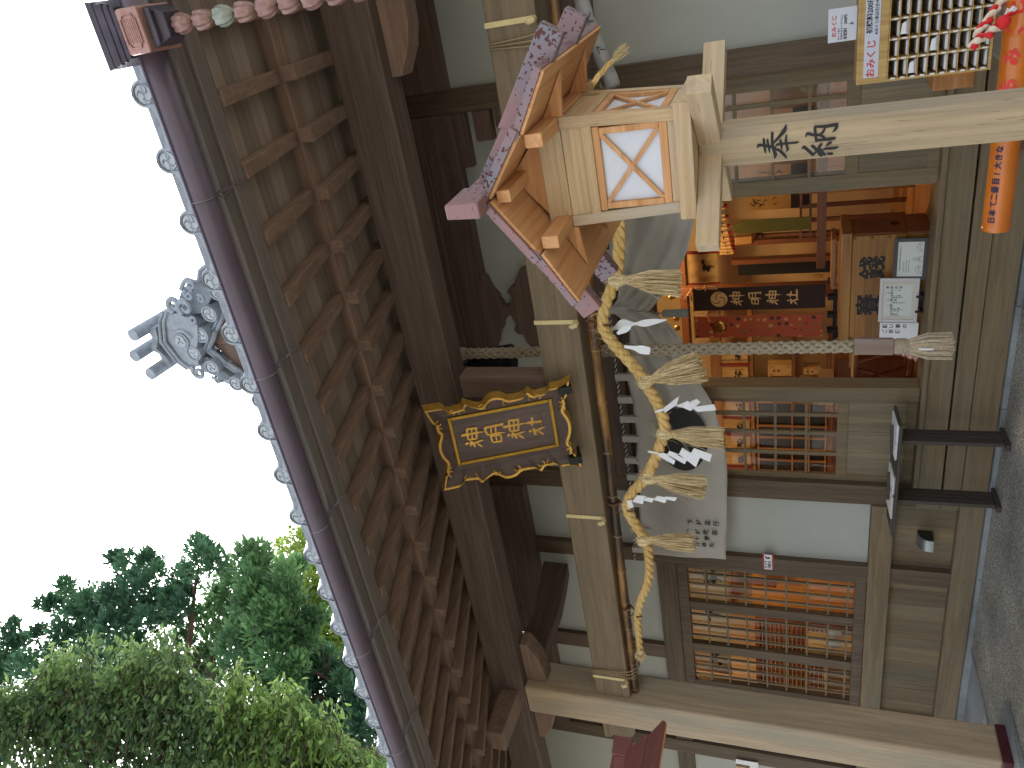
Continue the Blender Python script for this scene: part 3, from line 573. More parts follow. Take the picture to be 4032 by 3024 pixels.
    for sx in (-1, 1):
        # lower shingle layer with board soffit, upper layer stepped over it
        def lay(x0, za, x1, zc, th, mat, name, par=t, y0=Y0, y1=Y1):
            dx, dz = x1-x0, zc-za; ln_ = math.hypot(dx, dz); nx, nz = -dz/ln_*th, dx/ln_*th
            p = [(sx*x0, za), (sx*x1, zc), (sx*(x1+nx), zc+nz), (sx*(x0+nx), za+nz)]
            return MB().prism(p, (0, y0, 0), (1, 0, 0), (0, 0, 1), (0, 1, 0), y1-y0).build(name, mat, par, bevel=.002)
        lay(.002, z(2.566), .205, z(2.422), .012, WLw('Y'), 'soffit', y0=Y0+.006, y1=Y1-.006)
        lay(.206, z(2.412), .392, z(2.306), .012, WLw('Y'), 'soffit', y0=Y0+.006, y1=Y1-.006)
        rl = lay(.19, z(2.436), .400, z(2.314), .026, metal, 'roof_sheet')
        ru = lay(.0, z(2.582), .222, z(2.424), .030, metal, 'roof_sheet', y0=Y0-.008, y1=Y1+.008)
        for yy in (-.325, -.005):
            dx, dz = .32, -.186
            MB().prism([(sx*.195, z(2.445)), (sx*.43, z(2.29)), (sx*.475, z(2.262)), (sx*.52, z(2.332)), (sx*.215, z(2.535))], (0, yy, 0), (1, 0, 0), (0, 0, 1), (0, 1, 0), .05).build('roof_batten', metal, t, bevel=.004)
            MB().prism([(sx*.0, z(2.612)), (sx*.235, z(2.442)), (sx*.262, z(2.488)), (sx*.02, z(2.66))], (0, yy+.002, 0), (1, 0, 0), (0, 0, 1), (0, 1, 0), .046).build('roof_batten', metal, t, bevel=.004)
        for yy in (-.20, .17):   # thin triangular stays under the eaves
            MB().prism([(sx*.2015, z(2.34)), (sx*.2015, z(2.408)), (sx*.355, z(2.322))], (0, yy, 0), (1, 0, 0), (0, 0, 1), (0, 1, 0), .014).build('eave_stay', WLw('X'), t)
    r = MB().prism([(-.03, z(2.565)), (.03, z(2.565)), (.034, z(2.66)), (.02, z(2.685)), (-.02, z(2.685)), (-.034, z(2.66))], (0, -.36, 0), (1, 0, 0), (0, 0, 1), (0, 1, 0), .72)
    for s, ya, yb in ((-1, -.361, -.53), (1, .361, .50)):
        r.hexa([(-.030, ya, z(2.575)), (.030, ya, z(2.575)), (.030, yb, z(2.575)), (-.030, yb, z(2.575)), (-.032, ya, z(2.69)), (.032, ya, z(2.69)), (.026, yb, z(2.70)), (-.026, yb, z(2.70))])
    r.build('ridge', metal, t, bevel=.006)
    t.location = loc; t.rotation_euler = (0, 0, rz); return t
lantern('tall pale timber lantern with spotted copper gable roof and black brush letters on post', (-.628, 2.89, -.05), R(-3), COPPER)
lantern('lantern post with plain red brown metal roof, standing beside the left porch pillar', (-4.50, 2.74, -.05), R(-3), plain('red_brown_sheet', '#84544c', .4, .3, var=.12, scale=8), False)
# ------------------------------------------------------------------ name plaque
def plaque():
    o = (-2.91, 4.465, 3.62)
    t = thing('name_plaque', 'dark plaque with carved gold frame and gold characters hung under the eaves', 'plaque', (0, 0, 0))
    # local: x right, y = up along board, z = outwards
    wood_p = wood('dark_plaque', '#50423c', '#665650', 'Y', rough=.55)
    MB().box(-.2085, .2085, -.3875, .3875, -.03, -.012).build('board', wood_p, t)
    bd = MB()
    for a in ((-.2085, .2085, .362, .3875), (-.2085, .2085, -.3875, -.362), (-.2085, -.183, -.3615, .3615), (.183, .2085, -.3615, .3615)): bd.box(a[0], a[1], a[2], a[3], -.012, .004)
    rough_gold = plain('hammered_gold', '#b08a34', .45, .8, var=.3, scale=160, bump=.8)
    bd.build('inner_border', rough_gold, t, bevel=.004)
    ch = MB(); k = 0
    for key, dv in (('KAMI', 0), ('MEI', 0), ('KAMI', -.315), ('SHA', 0)):
        for s in GLY[key]:
            ch.stroke(s, (.0, dv, -.012-.0003*k), (1, 0, 0), (0, 1, 0), (0, 0, 1), .012, sub=4, wmul=1.35); k += 1
    ch.build('lettering', GOLD, t)
    Lf = [(-.34, .52), (-.336, .40), (-.299, .363), (-.292, .335), (-.298, .30), (-.302, .258), (-.337, .234), (-.315, .199), (-.284, .131), (-.300, .10), (-.335, .06), (-.343, .02), (-.333, -.029), (-.304, -.071), (-.300, -.122), (-.306, -.183), (-.335, -.216), (-.304, -.246), (-.296, -.270), (-.30, -.30), (-.302, -.346), (-.33, -.373), (-.329, -.405), (-.334, -.449), (-.365, -.525)]
    Tp = [(-.34, .52), (-.232, .485), (-.215, .463), (-.177, .467), (-.138, .446), (-.10, .456), (-.061, .474), (0, .484)]
    top = Tp+[(-x, y) for x, y in Tp[-2::-1]]
    bot = [(x*1.07, -y) for x, y in top]
    right = [(-x, y) for x, y in Lf]
    Lf[-1] = bot[0]; right[-1] = bot[-1]
    Lf, right, top, bot = ([tuple(p) for p in smooth(q_, 3)] for q_ in (Lf, right, top, bot))
    def side(outer, i0, i1):
        """flared frame board between inner edge i0..i1 and a scalloped outer edge"""
        mb = MB(); n = len(outer); V = []
        for j, (x, y) in enumerate(outer):
            f = j/(n-1); ix = i0[0]+(i1[0]-i0[0])*f; iy = i0[1]+(i1[1]-i0[1])*f
            V += [(ix, iy, -.01), (x, y, .075), (x*1.02, y*1.015, .035), (ix, iy, -.04)]
        F = []
        for j in range(n-1):
            for q in range(4): F.append((4*j+q, 4*j+(q+1) % 4, 4*j+4+(q+1) % 4, 4*j+4+q))
        return mb.add(V, F)
    cs = dict(TL=(-.2085, .3875), TR=(.2085, .3875), BL=(-.2085, -.3875), BR=(.2085, -.3875))
    for outer, a, b in ((Lf, 'TL', 'BL'), (right, 'TR', 'BR'), (top, 'TL', 'TR'), (bot, 'BL', 'BR')):
        fb = side(outer, cs[a], cs[b]).build('frame_board', wood_p, t)
        g = MB(); e = [(x, y, .077) for x, y in outer]
        n = len(outer); V = []
        for x, y in outer:
            l_ = math.hypot(x, y); V += [(x-x/l_*.015, y-y/l_*.015, .070), (x-x/l_*.015, y-y/l_*.015, .082), (x*1.01, y*1.008, .086), (x*1.06, y*1.045, .012)]
        F = []
        for j in range(n-1):
            for q in range(4): F.append((4*j+q, 4*j+(q+1) % 4, 4*j+4+(q+1) % 4, 4*j+4+q))
        g.add(V, F); g.build('gilt_edge', GOLD, fb)
        c = MB()
        def curl(cx, cy, r, a0, sg):
            r *= 1.35; c = MB(); n_ = 16; c.tube([(cx+r*(1-.55*i/n_)*math.cos(a0+sg*4.4*i/n_), cy+r*(1-.55*i/n_)*math.sin(a0+sg*4.4*i/n_), .074-.010*i/n_) for i in range(n_+1)], [.0075*(1-.3*i/n_) for i in range(n_+1)], 6); c.build('gilt_curl', GOLD, fb, smooth=True)
        if a[1] == b[1]:   # left / right boards
            s = -1 if a == 'TL' else 1
            for cy, sg in ((.275, 1), (.335, -1), (.115, -1), (-.05, 1), (-.235, 1), (-.29, -1)): curl(s*.278, cy, .022, math.pi/2*(1 if sg*s < 0 else -1), sg)
        else:
            s = 1 if a == 'TL' else -1
            for cx, sg in ((-.16, 1), (-.215, -1), (.16, -1), (.215, 1)): curl(cx, s*.445, .020, 0 if sg > 0 else math.pi, sg*s)
    for s in (-1, 1):
      irn = MB().box(s*.30-.03, s*.30+.03, -.5145, -.44, .02, .095).box(s*.30-.03, s*.30+.03, -.535, -.515, -.06, .095)
      irn.build('iron_shoe', plain('green_black_iron', '#20261f', .6, .3), t, bevel=.004)
    MB().tube([(0, .36, -.03), (0, .40, -.24)], .008, 6).build('hanger', IRON, t)
    tilt = math.atan2(.31, .707)
    up_ = Vector((0, -math.sin(tilt), math.cos(tilt))); out_ = Vector((0, -math.cos(tilt), -math.sin(tilt)))
    t.matrix_world = Matrix(((1, up_.x, out_.x, o[0]), (0, up_.y, out_.y, o[1]), (0, up_.z, out_.z, o[2]), (0, 0, 0, 1)))
plaque()
# ------------------------------------------------------------------ bell and its rope
bl = thing('temple_bell', 'dark bronze bell hanging behind the tie beam next to the grey rope', 'bell', (-2.93, 5.6, 3.95))
brz = plain('dark_bronze', '#2b2f33', .45, .7, var=.15, scale=20)
MB().lathe([(.0, .40), (.06, .395), (.10, .37), (.13, .32), (.145, .24), (.15, .22), (.155, .205), (.16, .12), (.172, .04), (.178, 0), (.165, 0), (.14, .05), (.0, .06)], (-2.93, 5.6, 3.95), n=36, cap=False).build('bell_body', brz, bl, smooth=True)
MB().tube([(-2.93, 5.6, 4.34), (-2.93, 5.6, 4.62)], .012, 8).build('hanging_rod', IRON, bl)
br = thing('bell_rope', 'thick grey braided bell rope with wooden grip and frayed tassel at its foot', 'rope', (-2.74, 5.5, .57))
ROPE = plain('grey_hemp', '#a0947e', .85, var=.3, scale=90, bump=.4)
P0, P1 = Vector((-2.775, 5.5, 4.36)), Vector((-2.735, 5.5, 1.22))
def braid(parent):
    mb = MB(); n = 520; d = (P1-P0)
    for k in range(8):
        sg = 1 if k % 2 else -1; path = []; rr = []
        for i in range(n+1):
            f = i/n; th = sg*(2*math.pi*f*3.14/.30)+2*math.pi*(k//2)/4+(.0 if sg > 0 else math.pi/4)
            rad = .031+.0055*math.sin(4*(2*math.pi*f*3.14/.30)+k*math.pi)*1.0
            path.append(P0+d*f+Vector((rad*math.cos(th), rad*math.sin(th), 0)))
        mb.tube(path, .0155, 6)
    mb.tube([P0, P1], .026, 8)
    return mb.build('braided_rope', ROPE, parent, smooth='all')
braid(br)
MB().lathe([(.03, 0), (.05, .02), (.055, .05), (.045, .09), (.05, .12), (.03, .15)], (-2.775, 5.5, 4.30), (0, 0, 1), 16, lobes=5, la=.1).build('rope_knot', ROPE, br, smooth=True)
gr = MB(); gr.lathe([(.064, 0), (.068, .01), (.068, .25), (.060, .265)], (-2.738, 5.5, .953), (0.02, 0, 1), 6)
gr.build('grip', wood('worn_grip', '#7d6a5e', '#9a877a', 'Z', '#a8a098', .5, rough=.75), br, bevel=.006)
gb = MB()
for i in range(9): gb.box(-2.725+rnd.uniform(-.004, .004), -2.722, 5.4385, 5.442, .985+i*.024, .985+i*.024+rnd.uniform(.008, .015))
gb.lathe([(.050, -.095), (.058, -.07), (.058, -.02), (.052, 0)], (-2.738, 5.5, .953), (0, 0, 1), 20)
gb.build('rope_collar', ROPE, br, smooth=True)
def tassel_straws(mb, top, bot, wt, wb, n, r, depth=.6, rag=.02, curve=.0, axis=None):
    top = Vector(top); bot = Vector(bot); ax = (bot-top).normalized(); sx = Vector((1, 0, 0)); sx = (sx-ax*sx.dot(ax)).normalized(); sy = ax.cross(sx)
    for i in range(n):
        a = rnd.uniform(0, 2*math.pi); q = math.sqrt(rnd.random()); cx, cy = q*math.cos(a), q*math.sin(a)*depth
        p = top+sx*cx*wt/2+sy*cy*wt/2; e = bot+sx*cx*wb/2+sy*cy*wb/2+ax*rnd.uniform(-rag, rag)
        jx = rnd.uniform(-1, 1)*wb*.05
        mid = p.lerp(e, .45)+sx*(cx*wb*.10+jx)+sy*cy*wb*.1
        mb.tube([p, mid, e], [r*.9, r, r*.8], 4)
tt = MB(); tassel_straws(tt, (-2.738, 5.5, .865), (-2.740, 5.5, .59), .10, .20, 420, .0035, .9, .012)
tt.build('rope_tassel', plain('bleached_hemp', '#c4b49a', .85, var=.25, scale=60), br)
MB().obox((-2.715, 5.405, .76), (1, 0, .1), (0, 1, 0), (0, 0, 1), .006, .004, .045).build('paper_twist', PAPER, br)
# ------------------------------------------------------------------ bamboo pole, cords, straw rope
bp = thing('bamboo_pole', 'long brown smoked bamboo pole lashed under the porch tie beam', 'bamboo pole', (-2.9, 4.86, 2.96))
zb = lambda x: 2.952-.0125*(x+2.05)
mb = MB(); xs = []; x = -5.985; prof = []
nodes = [-5.93, -5.78, -5.60, -5.42, -5.16, -4.86, -4.5, -4.12, -3.72, -3.30, -2.86, -2.42, -1.98, -1.52, -1.05, -.58, -.1, .35]
pts = [(-5.985, .036)]
for nd in nodes: pts += [(nd-.012, .037), (nd-.004, .0405), (nd+.004, .0405), (nd+.012, .037), (nd+.1, .0375)]
mb.tube([(a, 4.855, zb(a)) for a, r in pts], [r for a, r in pts], 20)
def bamboo_mat(name, a, b, c):
    m, t, bs = newmat(name, .38, 0, .5); N = t.nodes; L = t.links; tc = N.new('ShaderNodeTexCoord')
    mp = N.new('ShaderNodeMapping'); mp.inputs['Scale'].default_value = (1.1, 6, 6); nz = N.new('ShaderNodeTexNoise'); nz.inputs['Scale'].default_value = 1.3; nz.inputs['Detail'].default_value = 6
    L.new(tc.outputs['Object'], mp.inputs[0]); L.new(mp.outputs[0], nz.inputs['Vector']); rp = N.new('ShaderNodeValToRGB'); L.new(nz.outputs['Fac'], rp.inputs['Fac'])
    rp.color_ramp.elements[0].position = .38; rp.color_ramp.elements[1].position = .66; rp.color_ramp.elements[0].color = hexc(a); rp.color_ramp.elements[1].color = hexc(c); e = rp.color_ramp.elements.new(.52); e.color = hexc(b)
    L.new(rp.outputs[0], bs.inputs['Base Color']); return m
mb.build('bamboo_culm', bamboo_mat('smoked_bamboo', '#2a1f18', '#563c22', '#9c7236'), bp, smooth=True)
nb = MB()
for nd in nodes: nb.tube([(nd-.003, 4.855, zb(nd)), (nd+.003, 4.855, zb(nd))], .0425, 20)
nb.build('bamboo_node', plain('bamboo_ring', '#9c8158', .5), bp, smooth=True)
CORD = plain('hemp_cord', '#9a8664', .8, var=.2, scale=80)
def cord_loop(x, label):
    mb = MB()
    for k in range(3):
        dx = k*.012; sk = .03*(k-1)
        lp = [(x+dx, 4.744-.003*k, 3.345+.0), (x+dx+sk*.5, 4.741-.003*k, 3.10), (x+sk+dx, 4.742, 3.0), (x+sk+dx, 4.805, 2.93+.04*(0)), (x+sk+dx, 4.855, zb(x)-.044), (x+sk+dx, 4.91, 2.94), (x+sk*.5+dx, 4.995, 3.02), (x+dx, 5.0, 3.355), (x+dx, 4.87, 3.359+.002*k), (x+dx, 4.744-.003*k, 3.345)]
        mb.tube(lp, .005, 6)
    tag(mb.build('lashing_cord', CORD, None, smooth='all', org=(x, 4.8, 3.1)), label, 'cord', 'lashing cords round the tie beam')
cord_loop(-.34, 'thin hemp lashing wrapped round the tie beam next to the lantern roof'); cord_loop(-5.66, 'thin hemp lashing round the tie beam and bamboo end by the pillar')
rope_pts = [(-1.30, 2.66), (-1.503, 2.675), (-1.638, 2.690), (-1.765, 2.712), (-1.872, 2.744), (-1.982, 2.798), (-2.071, 2.84), (-2.187, 2.862), (-2.258, 2.85), (-2.354, 2.795), (-2.463, 2.718), (-2.561, 2.651), (-2.647, 2.610), (-2.76, 2.559), (-2.848, 2.524), (-2.977, 2.498), (-3.08, 2.508), (-3.23, 2.56), (-3.40, 2.632), (-3.517, 2.70), (-3.639, 2.795), (-3.763, 2.849), (-3.867, 2.829), (-3.986, 2.778), (-4.12, 2.725), (-4.28, 2.717), (-4.444, 2.727), (-4.617, 2.771), (-4.799, 2.839), (-4.983, 2.875), (-5.165, 2.882), (-5.33, 2.887)]
rope_pts = [(-.50, 2.607), (-.55, 2.672), (-.632, 2.757), (-.75, 2.80), (-.9, 2.73), (-1.08, 2.67)]+rope_pts
sm = thing('straw_rope', 'thick twisted golden straw rope with five straw tassels swagged under the bamboo pole', 'straw rope', (-2.9, 4.79, 2.7))
C = smooth([(a, 4.785, b) for a, b in rope_pts], 14)
seg_ = np.linalg.norm(np.diff(C, axis=0), axis=1); S = np.concatenate([[0], np.cumsum(seg_)])
mb = MB()
rw = random.Random(3)
for k in range(3):
    path = []; rr = []
    for i in range(len(C)):
        t_ = Vector(C[min(i+1, len(C)-1)]-C[max(i-1, 0)]).normalized(); n1 = Vector((0, 1, 0)); n2 = t_.cross(n1)
        f = S[i]/S[-1]; sc_ = (.80+.28*math.sin(math.pi*min(1, f*1.0))**.6)*(.42+.58*min(1, S[i]/.8))
        if f > .75: sc_ *= 1-.10*(f-.75)/.25
        th = -2*math.pi*S[i]/.215+2*math.pi*k/3
        path.append(Vector(C[i])+(n1*math.cos(th)+n2*math.sin(th))*.0205*sc_); rr.append(.0215*sc_)
    mb.tube(path, rr, 12)
rope_o = mb.build('rope_strand', STRAWR, sm, smooth='all')
fz = MB()
for i in range(420):
    j = rw.randrange(2, len(C)-2); a = rw.uniform(0, 6.28); d = Vector((rw.uniform(-.4, .4), math.cos(a), math.sin(a))).normalized(); p = Vector(C[j])+d*.036
    l_ = rw.uniform(.01, .045) if rw.random() < .9 else rw.uniform(.05, .11)
    fz.tube([p, p+d*l_*.6+Vector((rw.uniform(-.02, .02), 0, 0)), p+d*l_+Vector((rw.uniform(-.04, .04), 0, rw.uniform(-.01, .02)))], [.0011, .0009, .0005], 3, cap=False)
fz.build('loose_straw', STRAW, sm)
e = MB(); e.lathe([(.030, 0), (.034, .02), (.03, .05)], (-5.33, 4.785, 2.887), (-1, 0, .02), 16)
tassel_straws(e, (-5.37, 4.785, 2.889), (-5.455, 4.785, 2.888), .055, .10, 90, .003, .9, .02); e.build('rope_end', STRAW, sm)
e = MB(); tassel_straws(e, (-.505, 4.785, 2.615), (-.445, 4.785, 2.53), .02, .07, 60, .002, .9, .02); e.build('rope_end', STRAW, sm)
for kn, ti, bo, wd in (((-1.859, 2.733), (-1.867, 2.67), (-1.905, 2.316), .205), ((-2.642, 2.605), (-2.623, 2.565), (-2.52, 2.212), .255), ((-3.069, 2.508), (-3.074, 2.46), (-3.093, 2.097), .195), ((-3.47, 2.651), (-3.489, 2.612), (-3.537, 2.243), .225), ((-4.09, 2.746), (-4.083, 2.703), (-4.072, 2.351), .185)):
    kb = MB(); ax = Vector((ti[0]-kn[0], 0, ti[1]-kn[1])).normalized(); c = Vector((kn[0], 4.772, kn[1]))
    kb.lathe([(.012, -.052), (.035, -.046), (.052, -.022), (.056, .0), (.050, .025), (.036, .048), (.026, .068)], c, ax, 22, lobes=11, la=.05)
    for i in range(46):
        a = rw.uniform(0, 6.28); q = Vector((0, 1, 0))*math.cos(a)+ax.cross(Vector((0, 1, 0)))*math.sin(a)
        kb.tube([c-ax*.048+q*.02, c+q*.057-ax*rw.uniform(-.01, .01), c+ax*.066+q*.026], .0022, 4, cap=False)
    for i in range(16):
        a = rw.uniform(0, 6.28); q = Vector((0, 1, 0))*math.cos(a)+ax.cross(Vector((0, 1, 0)))*math.sin(a)
        kb.tube([c-ax*.04+q*.02, c-ax*rw.uniform(.06, .10)+q*rw.uniform(.01, .08)], [.0015, .0006], 3, cap=False)
    hd = kb.build('tassel_knot', STRAW, sm, smooth=True)
    rg_ = MB()
    for j in (-.004, .004): rg_.lathe([(.027, -.004), (.0295, 0), (.027, .004)], Vector((ti[0], 4.772, ti[1]))+ax*j, ax, 18, cap=False)
    rg_.build('tassel_tie', plain('pale_cord', '#cfc6ae', .7), hd, smooth=True)
    tb_ = MB(); tassel_straws(tb_, (ti[0], 4.772, ti[1]), (bo[0], 4.765, bo[1]), .046, wd*.92, 210, .0030, .75, .022)
    for i in range(6):
        q = Vector((ti[0], 4.76, ti[1])); ee = Vector((bo[0], 4.74, bo[1]))+Vector((rw.uniform(-.6, .6)*wd, rw.uniform(-.08, .03), rw.uniform(-.06, .12))); tb_.tube([q, q.lerp(ee, .5)+Vector((rw.uniform(-.03, .03), -.02, 0)), ee], [.0015, .0013, .0008], 3, cap=False)
    tb_.build('straw_tassel', STRAW, sm)
for x, z_ in ((-2.195, 2.885), (-3.80, 2.875), (-4.93, 2.90)):   # twine that ties the rope up to the bamboo
    mb = MB()
    for k in range(2): mb.tube([(x+.012*k, 4.855+.046*math.cos(a), zb(x)+.046*math.sin(a)) for a in np.linspace(.3, 5.6, 14)]+[(x+.01, 4.80, z_-.02), (x+.015*k, 4.745, z_-.03), (x+.01, 4.76, z_-.075)], .005, 6)
    mb.tube([(x, 4.81, z_), (x-.02, 4.77, z_+.03), (x-.03, 4.75, z_+.075+.02*(x < -3.5))], [.005, .004, .003], 5)
    mb.build('tie_twine', plain('palm_twine', '#6d4a2c', .8), sm, smooth='all')
SH = {1: [[(-2.271, 2.865), (-2.258, 2.803), (-2.266, 2.782), (-2.291, 2.85)], [(-2.258, 2.786), (-2.197, 2.737), (-2.19, 2.685), (-2.279, 2.69), (-2.286, 2.784)], [(-2.233, 2.688), (-2.192, 2.605), (-2.217, 2.591), (-2.258, 2.664)], [(-2.22, 2.578), (-2.191, 2.517), (-2.193, 2.431), (-2.206, 2.441), (-2.232, 2.541)], [(-2.227, 2.582), (-2.228, 2.512), (-2.276, 2.503), (-2.277, 2.56)]],
 2: [[(-2.871, 2.556), (-2.848, 2.532), (-2.825, 2.476), (-2.85, 2.478), (-2.879, 2.546)], [(-2.818, 2.476), (-2.751, 2.373), (-2.802, 2.389), (-2.851, 2.473)], [(-2.81, 2.395), (-2.754, 2.306), (-2.787, 2.287), (-2.826, 2.364)], [(-2.803, 2.36), (-2.827, 2.29), (-2.776, 2.224), (-2.758, 2.249), (-2.777, 2.303)], [(-2.808, 2.285), (-2.772, 2.128), (-2.835, 2.118), (-2.858, 2.249)]],
 3: [[(-3.203, 2.63), (-3.199, 2.61), (-3.212, 2.557), (-3.228, 2.558), (-3.218, 2.625)], [(-3.224, 2.558), (-3.218, 2.51), (-3.273, 2.429), (-3.304, 2.441), (-3.249, 2.543)], [(-3.182, 2.464), (-3.266, 2.344), (-3.309, 2.366), (-3.219, 2.485)], [(-3.167, 2.374), (-3.237, 2.251), (-3.307, 2.28), (-3.216, 2.4)], [(-3.145, 2.285), (-3.201, 2.163), (-3.275, 2.184), (-3.2, 2.314)]],
 4: [[(-3.669, 2.828), (-3.662, 2.791), (-3.741, 2.784), (-3.755, 2.825)], [(-3.619, 2.744), (-3.623, 2.681), (-3.689, 2.706), (-3.673, 2.786)], [(-3.622, 2.67), (-3.627, 2.614), (-3.676, 2.632), (-3.659, 2.698)], [(-3.64, 2.619), (-3.607, 2.588), (-3.616, 2.526), (-3.65, 2.522), (-3.66, 2.537)], [(-3.598, 2.525), (-3.6, 2.436), (-3.642, 2.456), (-3.627, 2.534)]]}
shl = {1: 'curled twisting white paper streamer near the bell rope', 2: 'creased white zigzag paper streamer to the right of the black crest', 3: 'widest flat white zigzag paper streamer in front of the black crest', 4: 'short white zigzag paper streamer to the left of the black crest'}
for k in (1, 2, 3, 4):
    mb = MB()
    if k == 1:
        for pts in ([(-2.285, 2.862, .018), (-2.262, 2.80, .03), (-2.236, 2.735, .085), (-2.228, 2.66, .022), (-2.225, 2.60, .05), (-2.212, 2.53, .045), (-2.196, 2.43, .006)], [(-2.228, 2.66, .02), (-2.24, 2.60, .03), (-2.255, 2.55, .062), (-2.268, 2.495, .05)], [(-2.25, 2.76, .02), (-2.215, 2.70, .05), (-2.20, 2.66, .012)]):
            mb.stroke(pts, (0, 4.728-.006*len(pts), 0), (1, 0, .0), (0, .10*math.sin(len(pts)), 1), (0, -1, 0), .0012, k=1, sub=4)
    for i, poly in enumerate(SH[k] if k > 1 else []):
        zs = [p[1] for p in poly]; cz_ = sum(zs)/len(zs); tw = .035 if k in (1, 2) else .014
        cx_ = sum(p[0] for p in poly)/len(poly)
        V = []
        for j, (x, z_) in enumerate(poly): V.append((x, 4.733-.004*i+tw*((x-cx_)/.05)*(1 if i % 2 else -.6)+(.012*math.sin(j*1.7) if k == 1 else 0), z_))
        if i:
            q0, q1 = min(((a_, b_) for a_ in prevV for b_ in V), key=lambda t_: (Vector(t_[0])-Vector(t_[1])).length); m0 = Vector(prevV[0])*0+sum((Vector(p) for p in prevV), Vector())/len(prevV); m1 = sum((Vector(p) for p in V), Vector())/len(V)
            mb.add([q0, tuple(Vector(q0).lerp(m0, .45)), tuple(Vector(q1).lerp(m1, .45)), q1], [(0, 1, 2, 3)])
        prevV = list(V)
        n = len(V); mb.add(V+[(a, b+.0012, c) for a, b, c in V], [tuple(range(n)), tuple(range(n, 2*n))[::-1]]+[(q, (q+1) % n, n+(q+1) % n, n+q) for q in range(n)])
    tag(mb.build('paper_streamer', PAPER, None, org=(SH[k][0][0][0], 4.73, SH[k][0][0][1])), shl[k], 'paper streamer', 'white paper streamers on the straw rope')
# ------------------------------------------------------------------ entrance curtain
CL = plain('grey_curtain_cloth', '#b4b0a8', .9, var=.05, scale=7)
def interp(pts, x):
    P = sorted(pts); return float(np.interp(x, [p[0] for p in P], [p[1] for p in P]))
topL = [(-2.80, 3.225), (-2.86, 3.14), (-2.972, 3.06), (-3.2, 3.085), (-3.50, 3.135), (-3.75, 3.10), (-3.96, 3.115), (-4.2, 3.10), (-4.41, 3.125), (-4.7, 3.12), (-5.0, 3.15), (-5.395, 3.18), (-5.72, 3.25)]
botL = [(-2.80, 2.845), (-2.83, 2.80), (-2.95, 2.68), (-3.10, 2.598), (-3.35, 2.49), (-3.59, 2.40), (-3.80, 2.345), (-4.005, 2.298), (-4.335, 2.25), (-4.63, 2.246), (-5.1, 2.268), (-5.58, 2.298), (-5.72, 2.30)]
topR = [(-2.795, 3.225), (-2.70, 3.15), (-2.6, 3.13), (-2.25, 3.17), (-1.9, 3.13), (-1.5, 3.16), (-1.18, 3.14)]
botR = [(-2.795, 2.845), (-2.70, 2.775), (-2.631, 2.715), (-2.5, 2.62), (-2.38, 2.552), (-2.2, 2.47), (-1.994, 2.414), (-1.7, 2.36), (-1.4, 2.40), (-1.18, 2.5)]
cur = thing('entrance_curtain', 'grey cloth shrine curtain gathered up at its middle with black crest', 'curtain', (-2.8, 6.40, 2.9))
def drape(top, bot, x0, x1, gather, name):
    nx, nz = 110, 26; V = []; F = []
    def yoff(x, f):
        g = abs(x-gather)
        a = math.atan2(f*.9+.05, g+.12)
        y = .055*math.sin(a*17+g*3)*min(1, f*1.5+.1)*min(1, .35+g*.9)*math.exp(-g*.25)
        y += .018*math.sin(x*9+f*4)+.03*f*f*math.sin(x*4.2+1)
        y += .022*math.sin((f*1.0-g*.18)*26)*f*f*max(0, 1-g/3.2)
        return y
    for i in range(nx+1):
        x = x0+(x1-x0)*i/nx; t_ = interp(top, x); b_ = interp(bot, x)
        for j in range(nz+1):
            f = j/nz; V.append((x, 6.40-.04*f+yoff(x, f), t_+(b_-t_)*f))
    for i in range(nx):
        for j in range(nz):
            a = i*(nz+1)+j; F.append((a, a+1, a+nz+2, a+nz+1))
    o = MB().add(V, F).build(name, CL, cur, smooth='all'); md = o.modifiers.new('solid', 'SOLIDIFY'); md.thickness = .003
    return V, nz
drape(topL, botL, -2.80, -5.66, -2.80, 'curtain_cloth'); drape(topR, botR, -2.795, -1.18, -2.80, 'curtain_cloth')
cr = MB(); cc = (-4.11, 6.300, 2.635); rad = .245
def ring_poly(r): return [(r*math.cos(a), r*math.sin(a)*1.0) for a in np.linspace(0, 2*math.pi, 48, endpoint=False)]
for q in range(3):
    a0 = .35+q*2*math.pi/3; pts = []
    for i in range(16):
        f = i/15; b_ = a0-f*2.3; rr_ = rad*(.52+.42*f**.75); pts.append((rr_*math.cos(b_), rr_*math.sin(b_), rad*(.70*(1-f)**.72+.015)))
    cr.stroke(pts, (cc[0], cc[1]-.002*q, cc[2]), (1.5, 0, 0), (0, 0, 1), (0, -1, 0), .0008, k=1, sub=2)
    cr.prism([(rad*.50*math.cos(a0)+rad*.375*math.cos(b), rad*.50*math.sin(a0)+rad*.375*math.sin(b)) for b in np.linspace(0, 2*math.pi, 30, endpoint=False)], (cc[0], cc[1]-.002*q-.0004, cc[2]), (1.5, 0, 0), (0, 0, 1), (0, -1, 0), .0008)
cr.build('curtain_crest', INK, cur)
lt = MB(); y_ = 6.325
for s, x, z_, sz in (('下村忠行', -5.13, 2.62, .066), ('辻村武志', -5.25, 2.64, .066), ('村圓', -5.33, 2.57, .055), ('村武史', -5.345, 2.49, .0), ('介申光', -5.42, 2.565, .055)):
    if not sz: continue
   
    column_text(lt, s, (x, y_, z_), (1, 0, 0), (0, 0, 1), sz, 1.28 if len(s) > 2 else 1.9, off=.0016)
lt.build('curtain_lettering', INK, cur)
for x in (-1.1, -1.9, -2.25, -2.79, -3.49, -3.74, -3.96, -4.19, -4.45, -4.66, -5.0, -5.35, -5.62):
    tp = 3.225 if x > -5.2 else 3.26; tbs = MB(); tbs.box(x-.035, x+.035, 6.385, 6.389, 3.06, tp+.02)
    tbs.box(x-.035, x+.035, 6.415, 6.419, 3.10, tp+.02).box(x-.035, x+.035, 6.3895, 6.4145, tp+.0205, tp+.024)
    tbs.build('curtain_tab', CL, cur)
